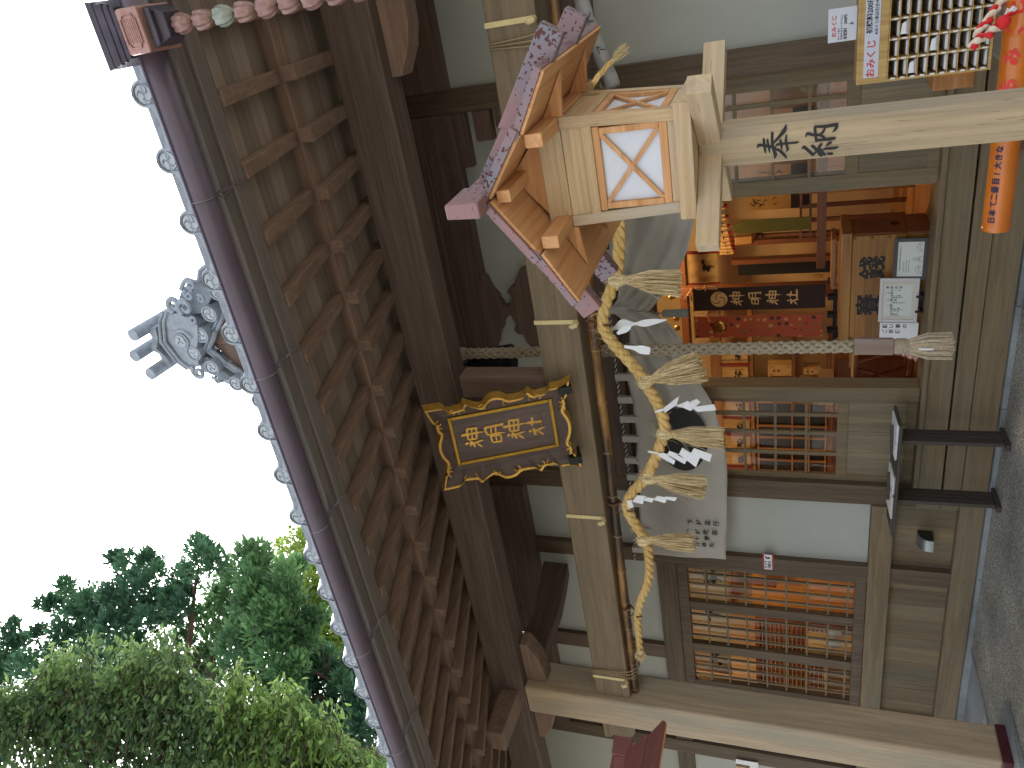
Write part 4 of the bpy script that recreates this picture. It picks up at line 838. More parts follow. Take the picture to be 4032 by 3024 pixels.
hc = MB()
def cz_of(x): return 3.225+.0-.008*math.sin((x+2)*1.2)+(.05*max(0, -5.2-x)/.5)
for k in range(2):
    hc = MB(); hc.tube([(x, 6.402+.006*math.cos(x*110+k*math.pi), cz_of(x)+.006*math.sin(x*110+k*math.pi)) for x in np.arange(-5.78, -.3, .008)], .006, 5)
    hc.build('hanging_cord', [plain('cord_navy', '#23242c', .7), plain('cord_white', '#c9c9c6', .7)][k], cur, smooth='all')
tq = MB(); c0 = Vector((-2.785, 6.28, 2.70))
tq.lathe([(.016, .03), (.030, .02), (.034, .0), (.036, -.16), (.042, -.20), (.0, -.20)], c0, (0, 0, 1), 16, lobes=8, la=.08); tq.tube([c0+Vector((0, 0, .03)), c0+Vector((.006, 0, .08)), c0+Vector((0, .1, .15))], .007, 6)
tq.lathe([(.01, .055), (.02, .065), (.01, .08)], c0, (0, 0, 1), 10)
tq.build('curtain_tassel', plain('grey_tassel', '#77786f', .8, var=.2, scale=50), cur, smooth=True)
# right-hand end of the curtain, rolled up in clear plastic
rl = MB(); rp_ = smooth([(.35, 3.25), (-.20, 3.125), (-.40, 3.075), (-.60, 3.015), (-.845, 2.945)], 8)
rl.tube([(a, 6.22+.012*math.sin(a*23), b) for a, b in rp_], [.058+.003*math.sin(i*1.3)+.002*math.sin(i*2.9) for i in range(len(rp_))], 14)
ro = rl.build('rolled_curtain', plain('wrapped_white_cloth', '#aeb0b0', .35, var=.2, scale=12, bump=.5), None, smooth='all', org=(-.3, 6.2, 3.05)); tag(ro, 'furled grey white cloth end with black marks hanging behind the lantern roof', 'rolled cloth')
mk = MB(); column_text(mk, '尺 ア', (-.17, 6.150, 3.13), (.93, 0, .25), (-.25, 0, .93), .07, 1.3); mk2 = MB()
text_bm(mk2, '尺', (-.335, 6.148, 3.06), (.93, 0, .3), (-.3, 0, .93), .075); text_bm(mk2, 'ア', (-.555, 6.148, 2.99), (.93, 0, .3), (-.3, 0, .93), .075)
mk2.build('cloth_lettering', INK, ro, org=(-.3, 6.2, 3.05))
# glass lamp on the wall above the window
lb = thing('glass_lamp', 'small bare glass bulb with wire hook above the lattice window', 'bulb', (-6.41, 6.40, 3.43))
MB().lathe([(.0, -.055), (.025, -.048), (.042, -.02), (.044, .0), (.035, .03), (.02, .05), (.018, .07)], (-6.41, 6.42, 3.46), (.35, 0, 1), 18, cap=False).build('bulb_glass', plain('bulb_grey_glass', '#9aa0a0', .08, .0, var=.05, trans=.7, spec=.8), lb, smooth=True)
MB().lathe([(.022, 0), (.024, .05), (.012, .07)], (-6.387, 6.42, 3.525), (.35, 0, 1), 14).tube([(-6.37, 6.42, 3.58), (-6.33, 6.44, 3.62), (-6.34, 6.55, 3.60), (-6.36, 6.66, 3.58)], .006, 6).build('bulb_holder', IRON, lb, smooth=True)
# rain chain
rc = thing('rain_chain', 'copper rain chain of lotus shaped cups hanging from the rain head', 'rain chain', (.07, 2.76, 2.7))
MB().lathe([(.022, -.06), (.036, -.035), (.048, 0), (.050, .012), (.040, .02), (.015, .02)], (.072, 2.76, 3.985), (0, 0, 1), 24).build('chain_funnel', plain('tarnished_brass', '#8a7a55', .35, .8, var=.25, scale=18), rc, smooth=True)
ccol = [plain('bronze_pink_copper', '#8c6e66', .45, .4, var=.25, scale=60), plain('green_copper', '#8a9086', .5, .4, var=.2, scale=40)]
cup0 = None; zz = 3.87
for i in range(13):
    z_ = 3.868-i*.100
    if cup0 is None:
        mb = MB(); mb.lathe([(.006, -.072), (.014, -.068), (.024, -.052), (.030, -.03), (.031, -.01), (.029, .004), (.026, .004), (.022, -.02), (.0, -.05)], (.068, 2.76, z_), (0, 0, 1), 40, lobes=8, la=.30, cap=False)
        for k in range(2): mb.tube([(.068+.007*math.cos(a)*(1-k), 2.76+.007*math.cos(a)*k, z_-.085-.012*k+.009*math.sin(a)) for a in np.linspace(0, 2*math.pi, 10)], .0022, 5)
        cup0 = mb.build('chain_cup', ccol[0], rc, smooth=True)
    else:
        c = cup0.copy(); COL.objects.link(c); c.parent = rc; c.location = (-.001*i, 0, -i*.100); c.rotation_euler = (0, 0, i*.4); 
        if i == 2: c.data = cup0.data.copy(); c.data.materials[0] = ccol[1]
# ------------------------------------------------------------------ brochure stand, wall lamp, sticker
st = thing('brochure_stand', 'low dark brown stand with sloping top on two grooved panel legs', 'stand', (-4.35, 6.35, -.05))
SD = wood('dark_stand', '#3a3430', '#4c443e', 'Z', rough=.45)
zt = lambda y: .790+(y-6.15)*.06
for x0 in (-4.065, -4.70):
    mb = MB()
    for k in range(4): mb.box(x0, x0+.036, 6.262+k*.051, 6.262+k*.051+.046, -.012, .768)
    mb.box(x0+.005, x0+.030, 6.265, 6.462, -.010, .766)
    lg = mb.build('leg', SD, st, bevel=.005)
    MB().box(x0-.010, x0+.046, 6.22, 6.51, -.048, -.0125).build('foot', SD, lg, bevel=.006)
MB().hexa([(-5.02, 6.15, zt(6.15)-.022), (-3.815, 6.15, zt(6.15)-.022), (-3.815, 6.50, zt(6.5)-.022), (-5.02, 6.50, zt(6.5)-.022), (-5.02, 6.15, zt(6.15)), (-3.815, 6.15, zt(6.15)), (-3.815, 6.50, zt(6.5)), (-5.02, 6.50, zt(6.5))]).build('sloping_top', SD, st, bevel=.004)
for k, (x0, x1, lab) in enumerate(((-3.84, -4.02, 'loose stack of white leaflets at the right end of the dark stand'), (-4.03, -4.19, 'white leaflets just left of the right end stack on the dark stand'), (-4.38, -4.56, 'flat white leaflets right of the last pile on the dark stand'), (-4.60, -4.83, 'white leaflets at the left end of the dark stand'))):
    mb = MB()
    for j in range(5):
        dx = rnd.uniform(-.008, .008); y0 = 6.20+rnd.uniform(-.01, .01); y1 = 6.45; h = .003*j+.002
        mb.hexa([(x0+dx, y0, zt(y0)+h), (x1+dx, y0, zt(y0)+h), (x1+dx, y1, zt(y1)+h), (x0+dx, y1, zt(y1)+h), (x0+dx, y0, zt(y0)+h+.002), (x1+dx, y0, zt(y0)+h+.002), (x1+dx, y1, zt(y1)+h+.002), (x0+dx, y1, zt(y1)+h+.002)])
    tag(mb.build('leaflet_stack', PAPER, None, org=((x0+x1)/2, 6.3, .8)), lab, 'leaflets', 'leaflets on the stand')
for x, lab in ((-4.06, 'dark wooden paperweight bar across the right hand leaflets'), (-4.56, 'dark wooden paperweight bar across the left hand leaflets')):
    tag(MB().beam((x-.13, 6.30, zt(6.30)+.030), (x+.13, 6.36, zt(6.36)+.030), .03, .022).build('paperweight', SD, None, bevel=.004, org=(x, 6.33, .8)), lab, 'paperweight', 'paperweights on the stand')
wl = thing('wall_lamp', 'small curved metal wall lamp on the boards below the white panel', 'wall lamp', (-5.37, 6.64, .44))
MB().prism([(0, .38), (0, .515), (-.05, .515), (-.10, .50), (-.135, .47), (-.15, .43), (-.152, .385)], (-5.44, 6.655, 0), (0, 1, 0), (0, 0, 1), (1, 0, 0), .13).build('lamp_housing', plain('brushed_metal', '#8d9490', .35, .7, var=.08), wl, smooth=True)
MB().prism([(0, .385), (0, .51), (-.05, .508), (-.098, .494), (-.13, .466), (-.145, .43), (-.147, .388)], (-5.309, 6.655, 0), (0, 1, 0), (0, 0, 1), (1, 0, 0), .006).build('lamp_end', plain('dark_cap', '#2b2d2a', .5), wl)
sk = thing('camera_sticker', 'red and white security camera sticker on the dark post', 'sticker', (-5.79, 6.58, 1.89))
MB().box(-5.905, -5.70, 6.5805, 6.5835, 1.835, 1.945).build('sticker_sheet', plain('sticker_red', '#b02530', .5, var=.03), sk)
MB().box(-5.903, -5.702, 6.5795, 6.5803, 1.852, 1.928).build('sticker_field', PAPER, sk)
sb = MB(); text_bm(sb, 'カメラ', (-5.835, 6.579, 1.909), (1, 0, 0), (0, 0, 1), .036, off=.001); text_bm(sb, '作動中', (-5.835, 6.579, 1.872), (1, 0, 0), (0, 0, 1), .036, off=.001)
sb.lathe([(.012, 0), (.014, .0006), (.0, .0008)], (-5.745, 6.5792, 1.885), (0, -1, 0), 16); sb.prism([(-.02, .0), (.02, .012), (.02, .026), (-.02, .016)], (-5.74, 6.5794, 1.895), (1, 0, 0), (0, 0, 1), (0, -1, 0), .0006)
sb.build('sticker_lettering', INK, sk)
tg = thing('white_tag', 'white paper tag on the plaster at the far left end', 'tag', (-9.14, 6.57, 2.2))
MB().box(-9.21, -9.07, 6.555, 6.56, 2.05, 2.32).build('tag_sheet', PAPER, tg)
# ------------------------------------------------------------------ fortune slip rack and its table
SLAT = wood('grey_plank', '#7c7468', '#9a9284', 'Y', '#8a8a84', .4, plank=.19, plank_axis='X', plank_dark=.45)
tbl = thing('rack_table', 'long plank table of weathered boards under the fortune slip rack', 'table', (-.2, 5.1, -.05))
MB().box(-.80, .9, 4.62, 5.75, .555, .592).build('table_top', SLAT, tbl, bevel=.003)
for x in (-.74, .8):
    for y in (4.70, 5.65): MB().box(x-.04, x+.04, y-.04, y+.04, -.05, .554).build('leg', WG('Z'), tbl)
cbn = thing('drawer_box', 'small orange brown wooden box behind the fortune slip rack', 'box', (-.8, 5.72, .592))
MB().box(-1.03, -.55, 5.60, 5.90, .594, .825).build('box_body', WO('X'), cbn, bevel=.012)
MB().box(-.95, -.57, 5.594, 5.599, .615, .775).build('box_front', wood('box_front', '#b5722f', '#d09048', 'X', rough=.35), cbn, bevel=.003)
RK = wood('rack_timber', '#a88650', '#c4a468', 'Z', rough=.55)
rk = thing('fortune_rack', 'tall wooden pigeonhole rack full of fortune slips with paper header', 'rack', (-.45, 5.3, .592))
fx = MB().box(-.872, .02, 5.20, 5.46, .594, .609).box(-.872, .02, 5.20, 5.46, 1.262, 1.28).box(-.872, -.858, 5.201, 5.46, .609, 1.262).box(.006, .02, 5.201, 5.46, .609, 1.262).box(-.858, .006, 5.45, 5.459, .609, 1.262)
fx.box(-.858, .006, 5.202, 5.215, 1.118, 1.262)
fx.build('rack_case', RK, rk, bevel=.002)
mb = MB(); cols = [-.858+.1055*i for i in range(9)]; rows = [.609+.0505*j for j in range(11)]
for j, z in enumerate(rows[1:]): mb.box(-.857, .005, 5.203, 5.449, z-.0025, z+.0025)
for c in cols[1:-1]: mb.box(c-.006, c+.006, 5.2025, 5.449, .610, 1.117)
mb.build('rack_grid', RK, rk)
l0 = MB().box(-.004, .005, 5.1998, 5.2012, .010, .034).build('number_label', PAPER, rk, org=(0, 0, 0)); l0.location = (cols[0]+.45, -5.3, rows[0]-.592)
for c in cols[:6]:
    for j in range(10):
        if c == cols[0] and j == 0: continue
        lc = l0.copy(); COL.objects.link(lc); lc.parent = rk; lc.location = (c+.45, -5.3, rows[j]-.592)
hd = MB().box(-.838, .0, 5.1985, 5.2012, 1.165, 1.243).build('header_paper', plain('header_sheet', '#c6ccd8', .7, var=.02), rk)
rt_ = MB(); text_bm(rt_, 'おみくじ', (-.735, 5.198, 1.203), (1, 0, 0), (0, 0, 1), .052, off=.0012); rt_.build('header_red_lettering', REDINK, rk)
bt = MB(); text_bm(bt, '初穂料200円', (-.50, 5.198, 1.218), (1, 0, 0), (0, 0, 1), .036, off=.0008); text_bm(bt, '※みくじ串は引きぬかないで下さい', (-.44, 5.198, 1.182), (1, 0, 0), (0, 0, 1), .0215, off=.0004); bt.build('header_lettering', INK, rk)
s0 = None
for i in range(5):
    for j in range(10):
        x0 = cols[i]+.014; x1 = cols[i+1]-.012; z = rows[j]+.0028
        k = 'curled' if (i, j) in ((0, 7), (1, 5), (2, 8)) else None
        if s0 is None or k:
            mb = MB()
            for q in range(4): mb.box(cols[0]+.012+q*.0007, cols[1]-.011-q*.001, 5.21+.004*(q % 2), 5.43, rows[0]+.003+q*.0024, rows[0]+.005+q*.0024)
            if k: mb.hexa([(cols[0]+.02, 5.19, rows[0]+.014), (cols[1]-.02, 5.185, rows[0]+.016), (cols[1]-.02, 5.4, rows[0]+.018), (cols[0]+.02, 5.4, rows[0]+.018), (cols[0]+.02, 5.189, rows[0]+.040), (cols[1]-.03, 5.184, rows[0]+.034), (cols[1]-.03, 5.4, rows[0]+.020), (cols[0]+.02, 5.4, rows[0]+.020)])
            o = mb.build('slip_pile', PAPER, None, org=(cols[0], 5.2, rows[0]))
            if s0 is None: s0 = o
        else: o = s0.copy(); COL.objects.link(o)
        o.location = (cols[i]+rnd.uniform(-.002, .002), 5.2+rnd.uniform(0, .02), rows[j]); o.scale = (1, 1, rnd.uniform(.75, 1.35))
        if k: tag(o, {(0, 7): 'curled fortune slip poking out of the left column of the pigeonhole rack, near its top', (1, 5): 'fortune slip standing up in the middle of the pigeonhole rack', (2, 8): 'fortune slip sticking out below the red and white cord in the pigeonhole rack'}[(i, j)], 'paper slips', 'fortune slips in the pigeonholes')
        else: tag(o, 'flat pile of white fortune slips lying in its pigeonhole', 'paper slips', 'fortune slips in the pigeonholes')
sg = thing('fortune_sign', 'white paper notice with red heading standing on the fortune slip rack', 'sign', (-.54, 5.3, 1.281))
MB().box(-.632, -.45, 5.297, 5.301, 1.282, 1.436).build('sign_sheet', plain('notice_sheet', '#cfd4de', .7, var=.02), sg)
a = MB(); text_bm(a, 'おみくじ', (-.545, 5.2965, 1.402), (1, 0, 0), (0, 0, 1), .030, off=.0008); a.build('sign_red_lettering', REDINK, sg)
a = MB(); text_bm(a, '※みくじ串は', (-.622, 5.2965, 1.378), (1, 0, 0), (0, 0, 1), .0115, 'LEFT', off=.0002); text_bm(a, '引きぬかないで下さい', (-.622, 5.2965, 1.362), (1, 0, 0), (0, 0, 1), .0135, 'LEFT', off=.0003); text_bm(a, '初穂料　200円', (-.622, 5.2965, 1.341), (1, 0, 0), (0, 0, 1), .0205, 'LEFT', off=.0006); text_bm(a, '⇓', (-.54, 5.2965, 1.308), (1, 0, 0), (0, 0, 1), .03, off=.0006); a.build('sign_lettering', INK, sg)
# big bamboo tube with brush text and the red and white cord
bt_ = thing('bamboo_tube', 'thick orange lacquered bamboo tube with blue brush text lying on grey rests', 'bamboo tube', (-.6, 3.6, .8))
bm_ = MB(); ends = [(-1.248, .050), (-1.24, .0535), (-1.222, .0545), (-1.218, .0525), (-.5, .0535), (-.49, .056), (-.475, .056), (-.465, .0535), (.6, .0535)]
zz_ = lambda x: .803+.006*(x+1.2)
bm_.tube([(x, 3.60, zz_(x)) for x, r in ends], [r for x, r in ends], 36)
bm_.build('bamboo_culm', plain('orange_lacquer', '#c06a20', .22, 0, var=.18, scale=5, spec=.6), bt_, smooth=True)
NAVY = plain('navy_ink', '#1e1a3a', .6)
a = MB()
for ch, x in zip('日本て二番目?大きな', (-1.192, -1.160, -1.124, -1.095, -1.064, -1.030, -1.000, -.966, -.934, -.902)):
    text_bm(a, ch, (x, 3.5525, .832), (1, 0, .006), (0, .52, .85), .030, off=.0008)
a.build('tube_lettering', NAVY, bt_)
a = MB()
for ch, x in zip('おみくじ', (-.665, -.56, -.475, -.39)): text_bm(a, ch, (x, 3.5505, .828), (1, 0, .006), (0, .5, .86), .062, off=.003)
a.build('tube_red_lettering', plain('vermilion_ink', '#d03224', .4), bt_)
for x, lab in ((-.905, 'rounded grey timber rest under the left part of the orange bamboo tube'), (.25, 'rounded grey timber rest under the far end of the orange bamboo tube')):
    mb = MB().box(x-.04, x+.04, 3.555, 3.665, -.05, .742)
    q = tag(mb.build('tube_rest', plain('grey_rest', '#7d7a78', .7, var=.15, scale=20), None, bevel=.02, org=(x, 3.6, -.05)), lab, 'post', 'rests under the bamboo tube')
for x in (-.905,):
    tag(MB().box(x-.055, x+.035, 3.46, 3.52, -.05, .738).build('rounded_stake', plain('grey_rest', '#7d7a78'), None, bevel=.018, org=(x, 3.49, -.05)), 'short grey rounded stake in front of the orange bamboo tube', 'stake')
cdn = thing('festive_cord', 'red and white twisted cord knotted round the orange bamboo tube', 'cord', (-.43, 3.55, .85))
RC = plain('red_cloth', '#cc1f22', .75, var=.18, scale=40, bump=.3); WC = plain('cream_cloth', '#d9c9b4', .8, var=.1, scale=40, bump=.3)
for mat, ph, nm in ((RC, 0, 'red_strand'), (WC, math.pi, 'white_strand')):
    mb = MB()
    for pts in ([(-.395, 3.535, .855), (-.43, 3.50, .885), (-.452, 3.48, .92), (-.47, 3.47, .955), (-.492, 3.465, .985)], [(-.36, 3.60, .865), (-.395, 3.56, .905), (-.43, 3.52, .94), (-.465, 3.49, .965)]):
        Cc = smooth(pts, 10); path = []
        for i, p in enumerate(Cc):
            t_ = Vector(Cc[min(i+1, len(Cc)-1)]-Cc[max(i-1, 0)]).normalized(); n1 = t_.orthogonal().normalized(); n2 = t_.cross(n1); th = i*.42+ph
            path.append(Vector(p)+(n1*math.cos(th)+n2*math.sin(th))*.0085)
        mb.tube(path, [.012*(.8+.25*math.sin(i*.9+ph)) for i in range(len(path))], 8)
    if ph == 0: mb.lathe([(.004, -.024), (.02, -.016), (.024, 0), (.019, .016), (.006, .024)], (-.425, 3.485, .885), (.5, .2, .8), 12, lobes=5, la=.15)
    mb.build(nm, mat, cdn, smooth='all')
MB().obox((-.393, 3.525, .853), (.7, 0, -.6), (0, 1, 0), (.6, 0, .7), .013, .011, .009).build('cord_clip', plain('clip_plastic', '#c9cbd2', .3), cdn, bevel=.003)
# ------------------------------------------------------------------ offertory box and what leans on it
ob = thing('offertory_box', 'brown wooden offertory box with two black characters on its front', 'offertory box', (-2.85, 7.2, .56))
OW = wood('box_timber', '#7a5228', '#a57638', 'X', '#6a4a28', .3, rough=.4, fine=.5)
MB().box(-3.40, -2.405, 6.95, 7.45, .562, 1.17).build('box_body', OW, ob, bevel=.004)
MB().box(-3.43, -2.37, 6.93, 7.48, 1.172, 1.255).build('box_rim', OW, ob, bevel=.008)
MB().box(-3.42, -2.385, 6.935, 6.949, .562, .60).build('box_foot', OW, ob)
sidep = MB().box(-2.404, -2.396, 6.98, 7.42, .77, 1.15).build('side_panel', WR('Z'), ob)
MB().box(-2.404, -2.392, 6.96, 7.44, .565, .745).build('side_panel', WR('Y'), ob)
rgp = MB(); rgp.tube([(-2.388, 7.20+.03*math.cos(a), .83+.03*math.sin(a)) for a in np.linspace(0, 2*math.pi, 20)], .005, 6); rgp.build('ring_pull', IRON, ob)
nl = MB()
for x in (-2.425, -3.375):
    for z in (1.155, 1.02, .885, .75): nl.lathe([(.014, 0), (.012, .006), (.006, .010), (.0, .011)], (x, 6.949, z), (0, -1, 0), 14, cap=False)
nl.build('brass_studs', plain('brass_stud', '#8a7440', .3, .9), ob, smooth=True)
a = MB(); text_bm(a, '賽', (-3.045, 6.9495, 1.01), (1, 0, 0), (0, 0, 1), .205, off=.006); text_bm(a, '錢', (-2.695, 6.9495, .99), (1, 0, 0), (0, 0, 1), .215, off=.005); a.build('box_lettering', INK, ob)
a = MB()
for j in range(5): a.box(-2.3955, -2.395, 7.06+j*.055, 7.066+j*.055, .86+.03*(j % 2), 1.10)
a.build('side_marks', plain('faded_ink', '#40261a', .7), sidep)
def leaning(name, label, cat, x0, x1, z0, z1, y, framem, sheetm, fw_=.03, lean=.10):
    t = thing(name, label, cat, ((x0+x1)/2, y, z0), None); W2 = (x1-x0)/2; Hh = z1-z0
    t.rotation_euler = (-lean, 0, 0); ORG[t.name] = (0, 0, 0)
    if fw_:
        f = MB()
        for a_ in ((-W2, W2, 0, fw_), (-W2, W2, Hh-fw_, Hh), (-W2, -W2+fw_, fw_, Hh-fw_), (W2-fw_, W2, fw_, Hh-fw_)): f.box(a_[0], a_[1], -.012, .006, a_[2], a_[3])
        f.build('frame', framem, t, bevel=.002)
    MB().box(-W2+fw_*.9, W2-fw_*.9, -.004, .004, fw_*.9, Hh-fw_*.9).build('sheet', sheetm, t)
    return t, W2, Hh
SHT = plain('notice_cream', '#c9cfc8', .5, var=.02)
t, W2, Hh = leaning('framed_notice', 'dark framed English notice with three line drawings leaning on the offertory box', 'framed notice', -2.785, -2.415, .597, .85, 6.855, plain('charcoal_frame', '#35363b', .45), SHT)
a = MB(); y_ = -.0045
text_bm(a, 'Praying Etiquette to Kami-sama', (0, y_, .205), (1, 0, 0), (0, 0, 1), .0165, off=.0002)
for i, s in enumerate(('1.Bow twice deeply.', '2.Clap your hands twice.', '3.Bow once more deeply.')): text_bm(a, s, (-.12, y_, .175-i*.02), (1, 0, 0), (0, 0, 1), .0115, 'LEFT')
for cx, k in ((-.10, 0), (0, 1), (.10, 0)):
    def ln(pts, r=.0011): a.tube([(cx+x, y_, .03+z) for x, z in pts], r, 4)
    if k == 0:
        ln([(-.03, .01), (-.025, .035), (-.005, .055), (.02, .05), (.033, .035)]); ln([(-.015, .012), (-.008, .03), (.012, .032), (.03, .022)]); ln([(.033+.011*math.cos(q), .028+.011*math.sin(q)) for q in np.linspace(0, 6.28, 12)]); ln([(-.03, .01), (-.015, .012)])
    else:
        ln([(-.018, .0), (-.02, .035), (-.008, .05), (.008, .05), (.02, .035), (.018, 0)]); ln([(.012*math.cos(q), .066+.013*math.sin(q)) for q in np.linspace(0, 6.28, 12)]); ln([(-.02, .035), (0, .025), (.02, .035)]); ln([(-.004, .02), (0, .045), (.004, .02)])
a.build('notice_lettering', plain('notice_grey_ink', '#3a3c40', .7), t)
t, W2, Hh = leaning('framed_notice', 'white framed notice in vertical Japanese text on a black easel', 'framed notice', -3.175, -2.765, .640, .945, 6.845, plain('white_frame', '#c6c2c4', .5, var=.03), plain('notice_cream_mount', '#c4c2b0', .6, var=.03), .028)
MB().box(-.145, .145, -.0055, -.0045, .05, .262).build('inner_sheet', SHT, t)
a = MB(); y_ = -.0065
for s, x, z, sz in (('参拝作法', .122, .240, .026), ('軽く一礼', .096, .205, .0155), ('二拝', .070, .240, .026), ('深く二度', .045, .205, .0155), ('お辞儀をする', .030, .205, .0125), ('二拍手', .006, .240, .026), ('二度手を打つ', -.020, .205, .0155), ('一拝', -.048, .240, .026), ('深く一度', -.072, .205, .0155), ('お辞儀をする', -.087, .205, .0125), ('軽く一礼', -.104, .205, .014), ('神前にて', -.124, .205, .0125), ('心を込めて', -.138, .205, .0125)):
    column_text(a, s, (x, y_, z), (1, 0, 0), (0, 0, 1), sz, 1.28, off=.0003)
a.build('notice_lettering', plain('notice_grey_ink', '#3a3c40', .7), t)
ez = thing('plate_easel', 'small black easel holding the white framed notice', 'easel', (-2.97, 6.84, .60))
a = MB()
for x in (-3.06, -2.92): a.box(x-.008, x+.008, 6.80, 6.90, .60, .622).box(x-.008, x+.008, 6.80, 6.815, .622, .664).beam((x, 6.895, .62), (x, 6.93, .86), .014, .014)
a.box(-3.052, -2.928, 6.88, 6.894, .602, .618).build('easel_frame', IRON, ez)
t, W2, Hh = leaning('prayer_notice', 'white paper notice partly hidden behind the bell rope tassel', 'paper notice', -3.42, -3.195, .62, .925, 6.875, PAPER, PAPER, 0, .08)
a = MB(); column_text(a, '願い事の', (.08, -.0045, .262), (1, 0, 0), (0, 0, 1), .042, 1.25, off=.0008); column_text(a, 'ご祈祷', (.028, -.0045, .262), (1, 0, 0), (0, 0, 1), .042, 1.25, off=.0008); a.build('notice_lettering', INK, t)
cn = thing('wrapped_sweet', 'pink wrapped sweet lying by the bell rope tassel with small printed tag', 'wrapped sweet', (-3.50, 6.86, .61))
a = MB(); a.lathe([(.028, -.055), (.008, -.03), (.02, -.018), (.026, 0), (.02, .018), (.008, .03), (.032, .06)], (-3.50, 6.84, .665), (.45, 0, .9), 14, lobes=7, la=.3, cap=False); a.build('sweet_wrapper', plain('pink_cellophane', '#c49a90', .25, var=.2, scale=60, spec=.7), cn, smooth=True)
q = MB().obox((-3.465, 6.82, .715), (1, 0, 0), (0, 1, 0), (0, 0, 1), .022, .001, .02).build('sweet_tag', PAPER, cn)
a = MB(); text_bm(a, '木目', (-3.465, 6.8185, .715), (1, 0, 0), (0, 0, 1), .018, off=.0005); a.build('tag_lettering', INK, cn)
# ------------------------------------------------------------------ inside the hall
def stool(x, y, label):
    t = thing('folding_stool', label, 'stool', (x, y, .56), 'folding stools inside the doorway'); W_ = .34
    f = MB()
    for yy in (y, y+.02):
        pass
    for i, xx in enumerate((x, x+W_)):
        s = .02 if i else 0
        for sg in (-1, 1):
            MB().tube([(xx+s*sg, y-sg*.17, .585), (xx+s*sg, y+sg*.17, 1.10)], .0135, 8).build('leg', WR('Z'), t, smooth=True)
    for yy, z in ((y-.17, .585), (y+.17, .585)): MB().tube([(x-.05, yy, z), (x+W_+.05, yy, z)], .017, 8).build('rail', WR('X'), t, smooth=True)
    for yy in (y-.17, y+.17): MB().tube([(x-.05, yy, 1.10), (x+W_+.05, yy, 1.10)], .017, 8).build('rail', WR('X'), t, smooth=True)
    V = []; n = 10
    for i in range(n+1):
        f_ = i/n; yy = y-.17+.34*f_; z = 1.118-.035*math.sin(math.pi*f_)
        V += [(x, yy, z), (x+W_, yy, z), (x+W_, yy, z-.004), (x, yy, z-.004)]
    F = [(4*i+q, 4*i+(q+1) % 4, 4*i+4+(q+1) % 4, 4*i+4+q) for i in range(n) for q in range(4)]
    MB().add(V, F).build('cloth_seat', plain('beige_canvas', '#c9ab78', .85, var=.05), t)
    return t
s1 = stool(-3.98, 7.18, 'folding wooden stool with beige seat just inside the doorway'); s2 = stool(-4.10, 7.60, 'second folding wooden stool with beige seat behind the nearer one')
PANELC = plain('cream_hanging', '#d2b078', .85, var=.06, scale=5); RED = plain('red_rod', '#8e1c18', .4); PINE = plain('pine_ink', '#2a241c', .8)
def hanging(x0, x1, z0, z1, y, label, rods=True, group='cream hangings with ink pines inside the hall'):
    t = thing('pine_hanging', label, 'hanging', ((x0+x1)/2, y, z0), group)
    V = []; n = 12
    for i in range(n+1):
        x = x0+(x1-x0)*i/n; V += [(x, y+.02*math.sin(i*1.1), z0), (x, y+.012*math.sin(i*1.1), z1)]
    MB().add(V, [(2*i, 2*i+2, 2*i+3, 2*i+1) for i in range(n)]).build('cloth', PANELC, t, smooth='all')
    a = MB(); r_ = random.Random(int(abs(x0*100))); cx = (x0+x1)/2+r_.uniform(-.1, .1)*(x1-x0); cz = z0+(z1-z0)*.38
    s = min(x1-x0, z1-z0)
    for k in range(9):
        px = cx+r_.uniform(-.22, .22)*s; pz = cz+r_.uniform(-.12, .14)*s; w_ = r_.uniform(.06, .13)*s
        a.prism([(px+w_*math.cos(q)*(1+.25*math.sin(q*5)), pz+w_*.42*math.sin(q)*(1+.2*math.cos(q*4))) for q in np.linspace(0, 6.28, 14, endpoint=False)], (0, y-.026-.0006*k, 0), (1, 0, 0), (0, 0, 1), (0, -1, 0), .0005)
    a.stroke([(cx-.02*s, cz-.25*s, .03*s), (cx+.03*s, cz-.1*s, .04*s), (cx, cz+.1*s, .03*s)], (0, y-.032, 0), (1, 0, 0), (0, 0, 1), (0, -1, 0), .0005, k=1)
    a.build('ink_pine', PINE, t)
    if rods: MB().tube([(x1, y-.02, z0-.03), (x1, y-.02, z1+.02)], .022, 10).build('red_rod', RED, t, smooth=True)
    return t
HL = lambda s: 'cream hanging with ink pine '+s
# back wall: beam, hangings, lattice doors
hb('room_beam', WO('X'), -9.5, -3.95, 9.70, 9.9, 2.62, 2.76); hb('room_beam', WO('X'), -9.5, -3.95, 9.70, 9.9, 2.20, 2.262)
xs_ = [-4.82, -5.06, -5.34, -5.62, -5.90, -6.18, -6.46, -6.74, -7.05, -7.4, -7.8, -8.2, -8.6]
nm_ = ['right of the bell rope', 'left of the bell rope', 'beside the doorway jamb', 'behind the glass door, right', 'behind the glass door, second from the right', 'behind the glass door, third from the right', 'behind the glass door, left', 'far behind the white panel', 'in the lattice window, right edge', 'in the lattice window, upper right', 'in the lattice window, middle', 'in the lattice window, upper left', 'in the lattice window, left edge']
for i in range(len(xs_)-1): hanging(xs_[i+1]+.02, xs_[i], 2.266, 2.61, 9.66, HL(nm_[i]))
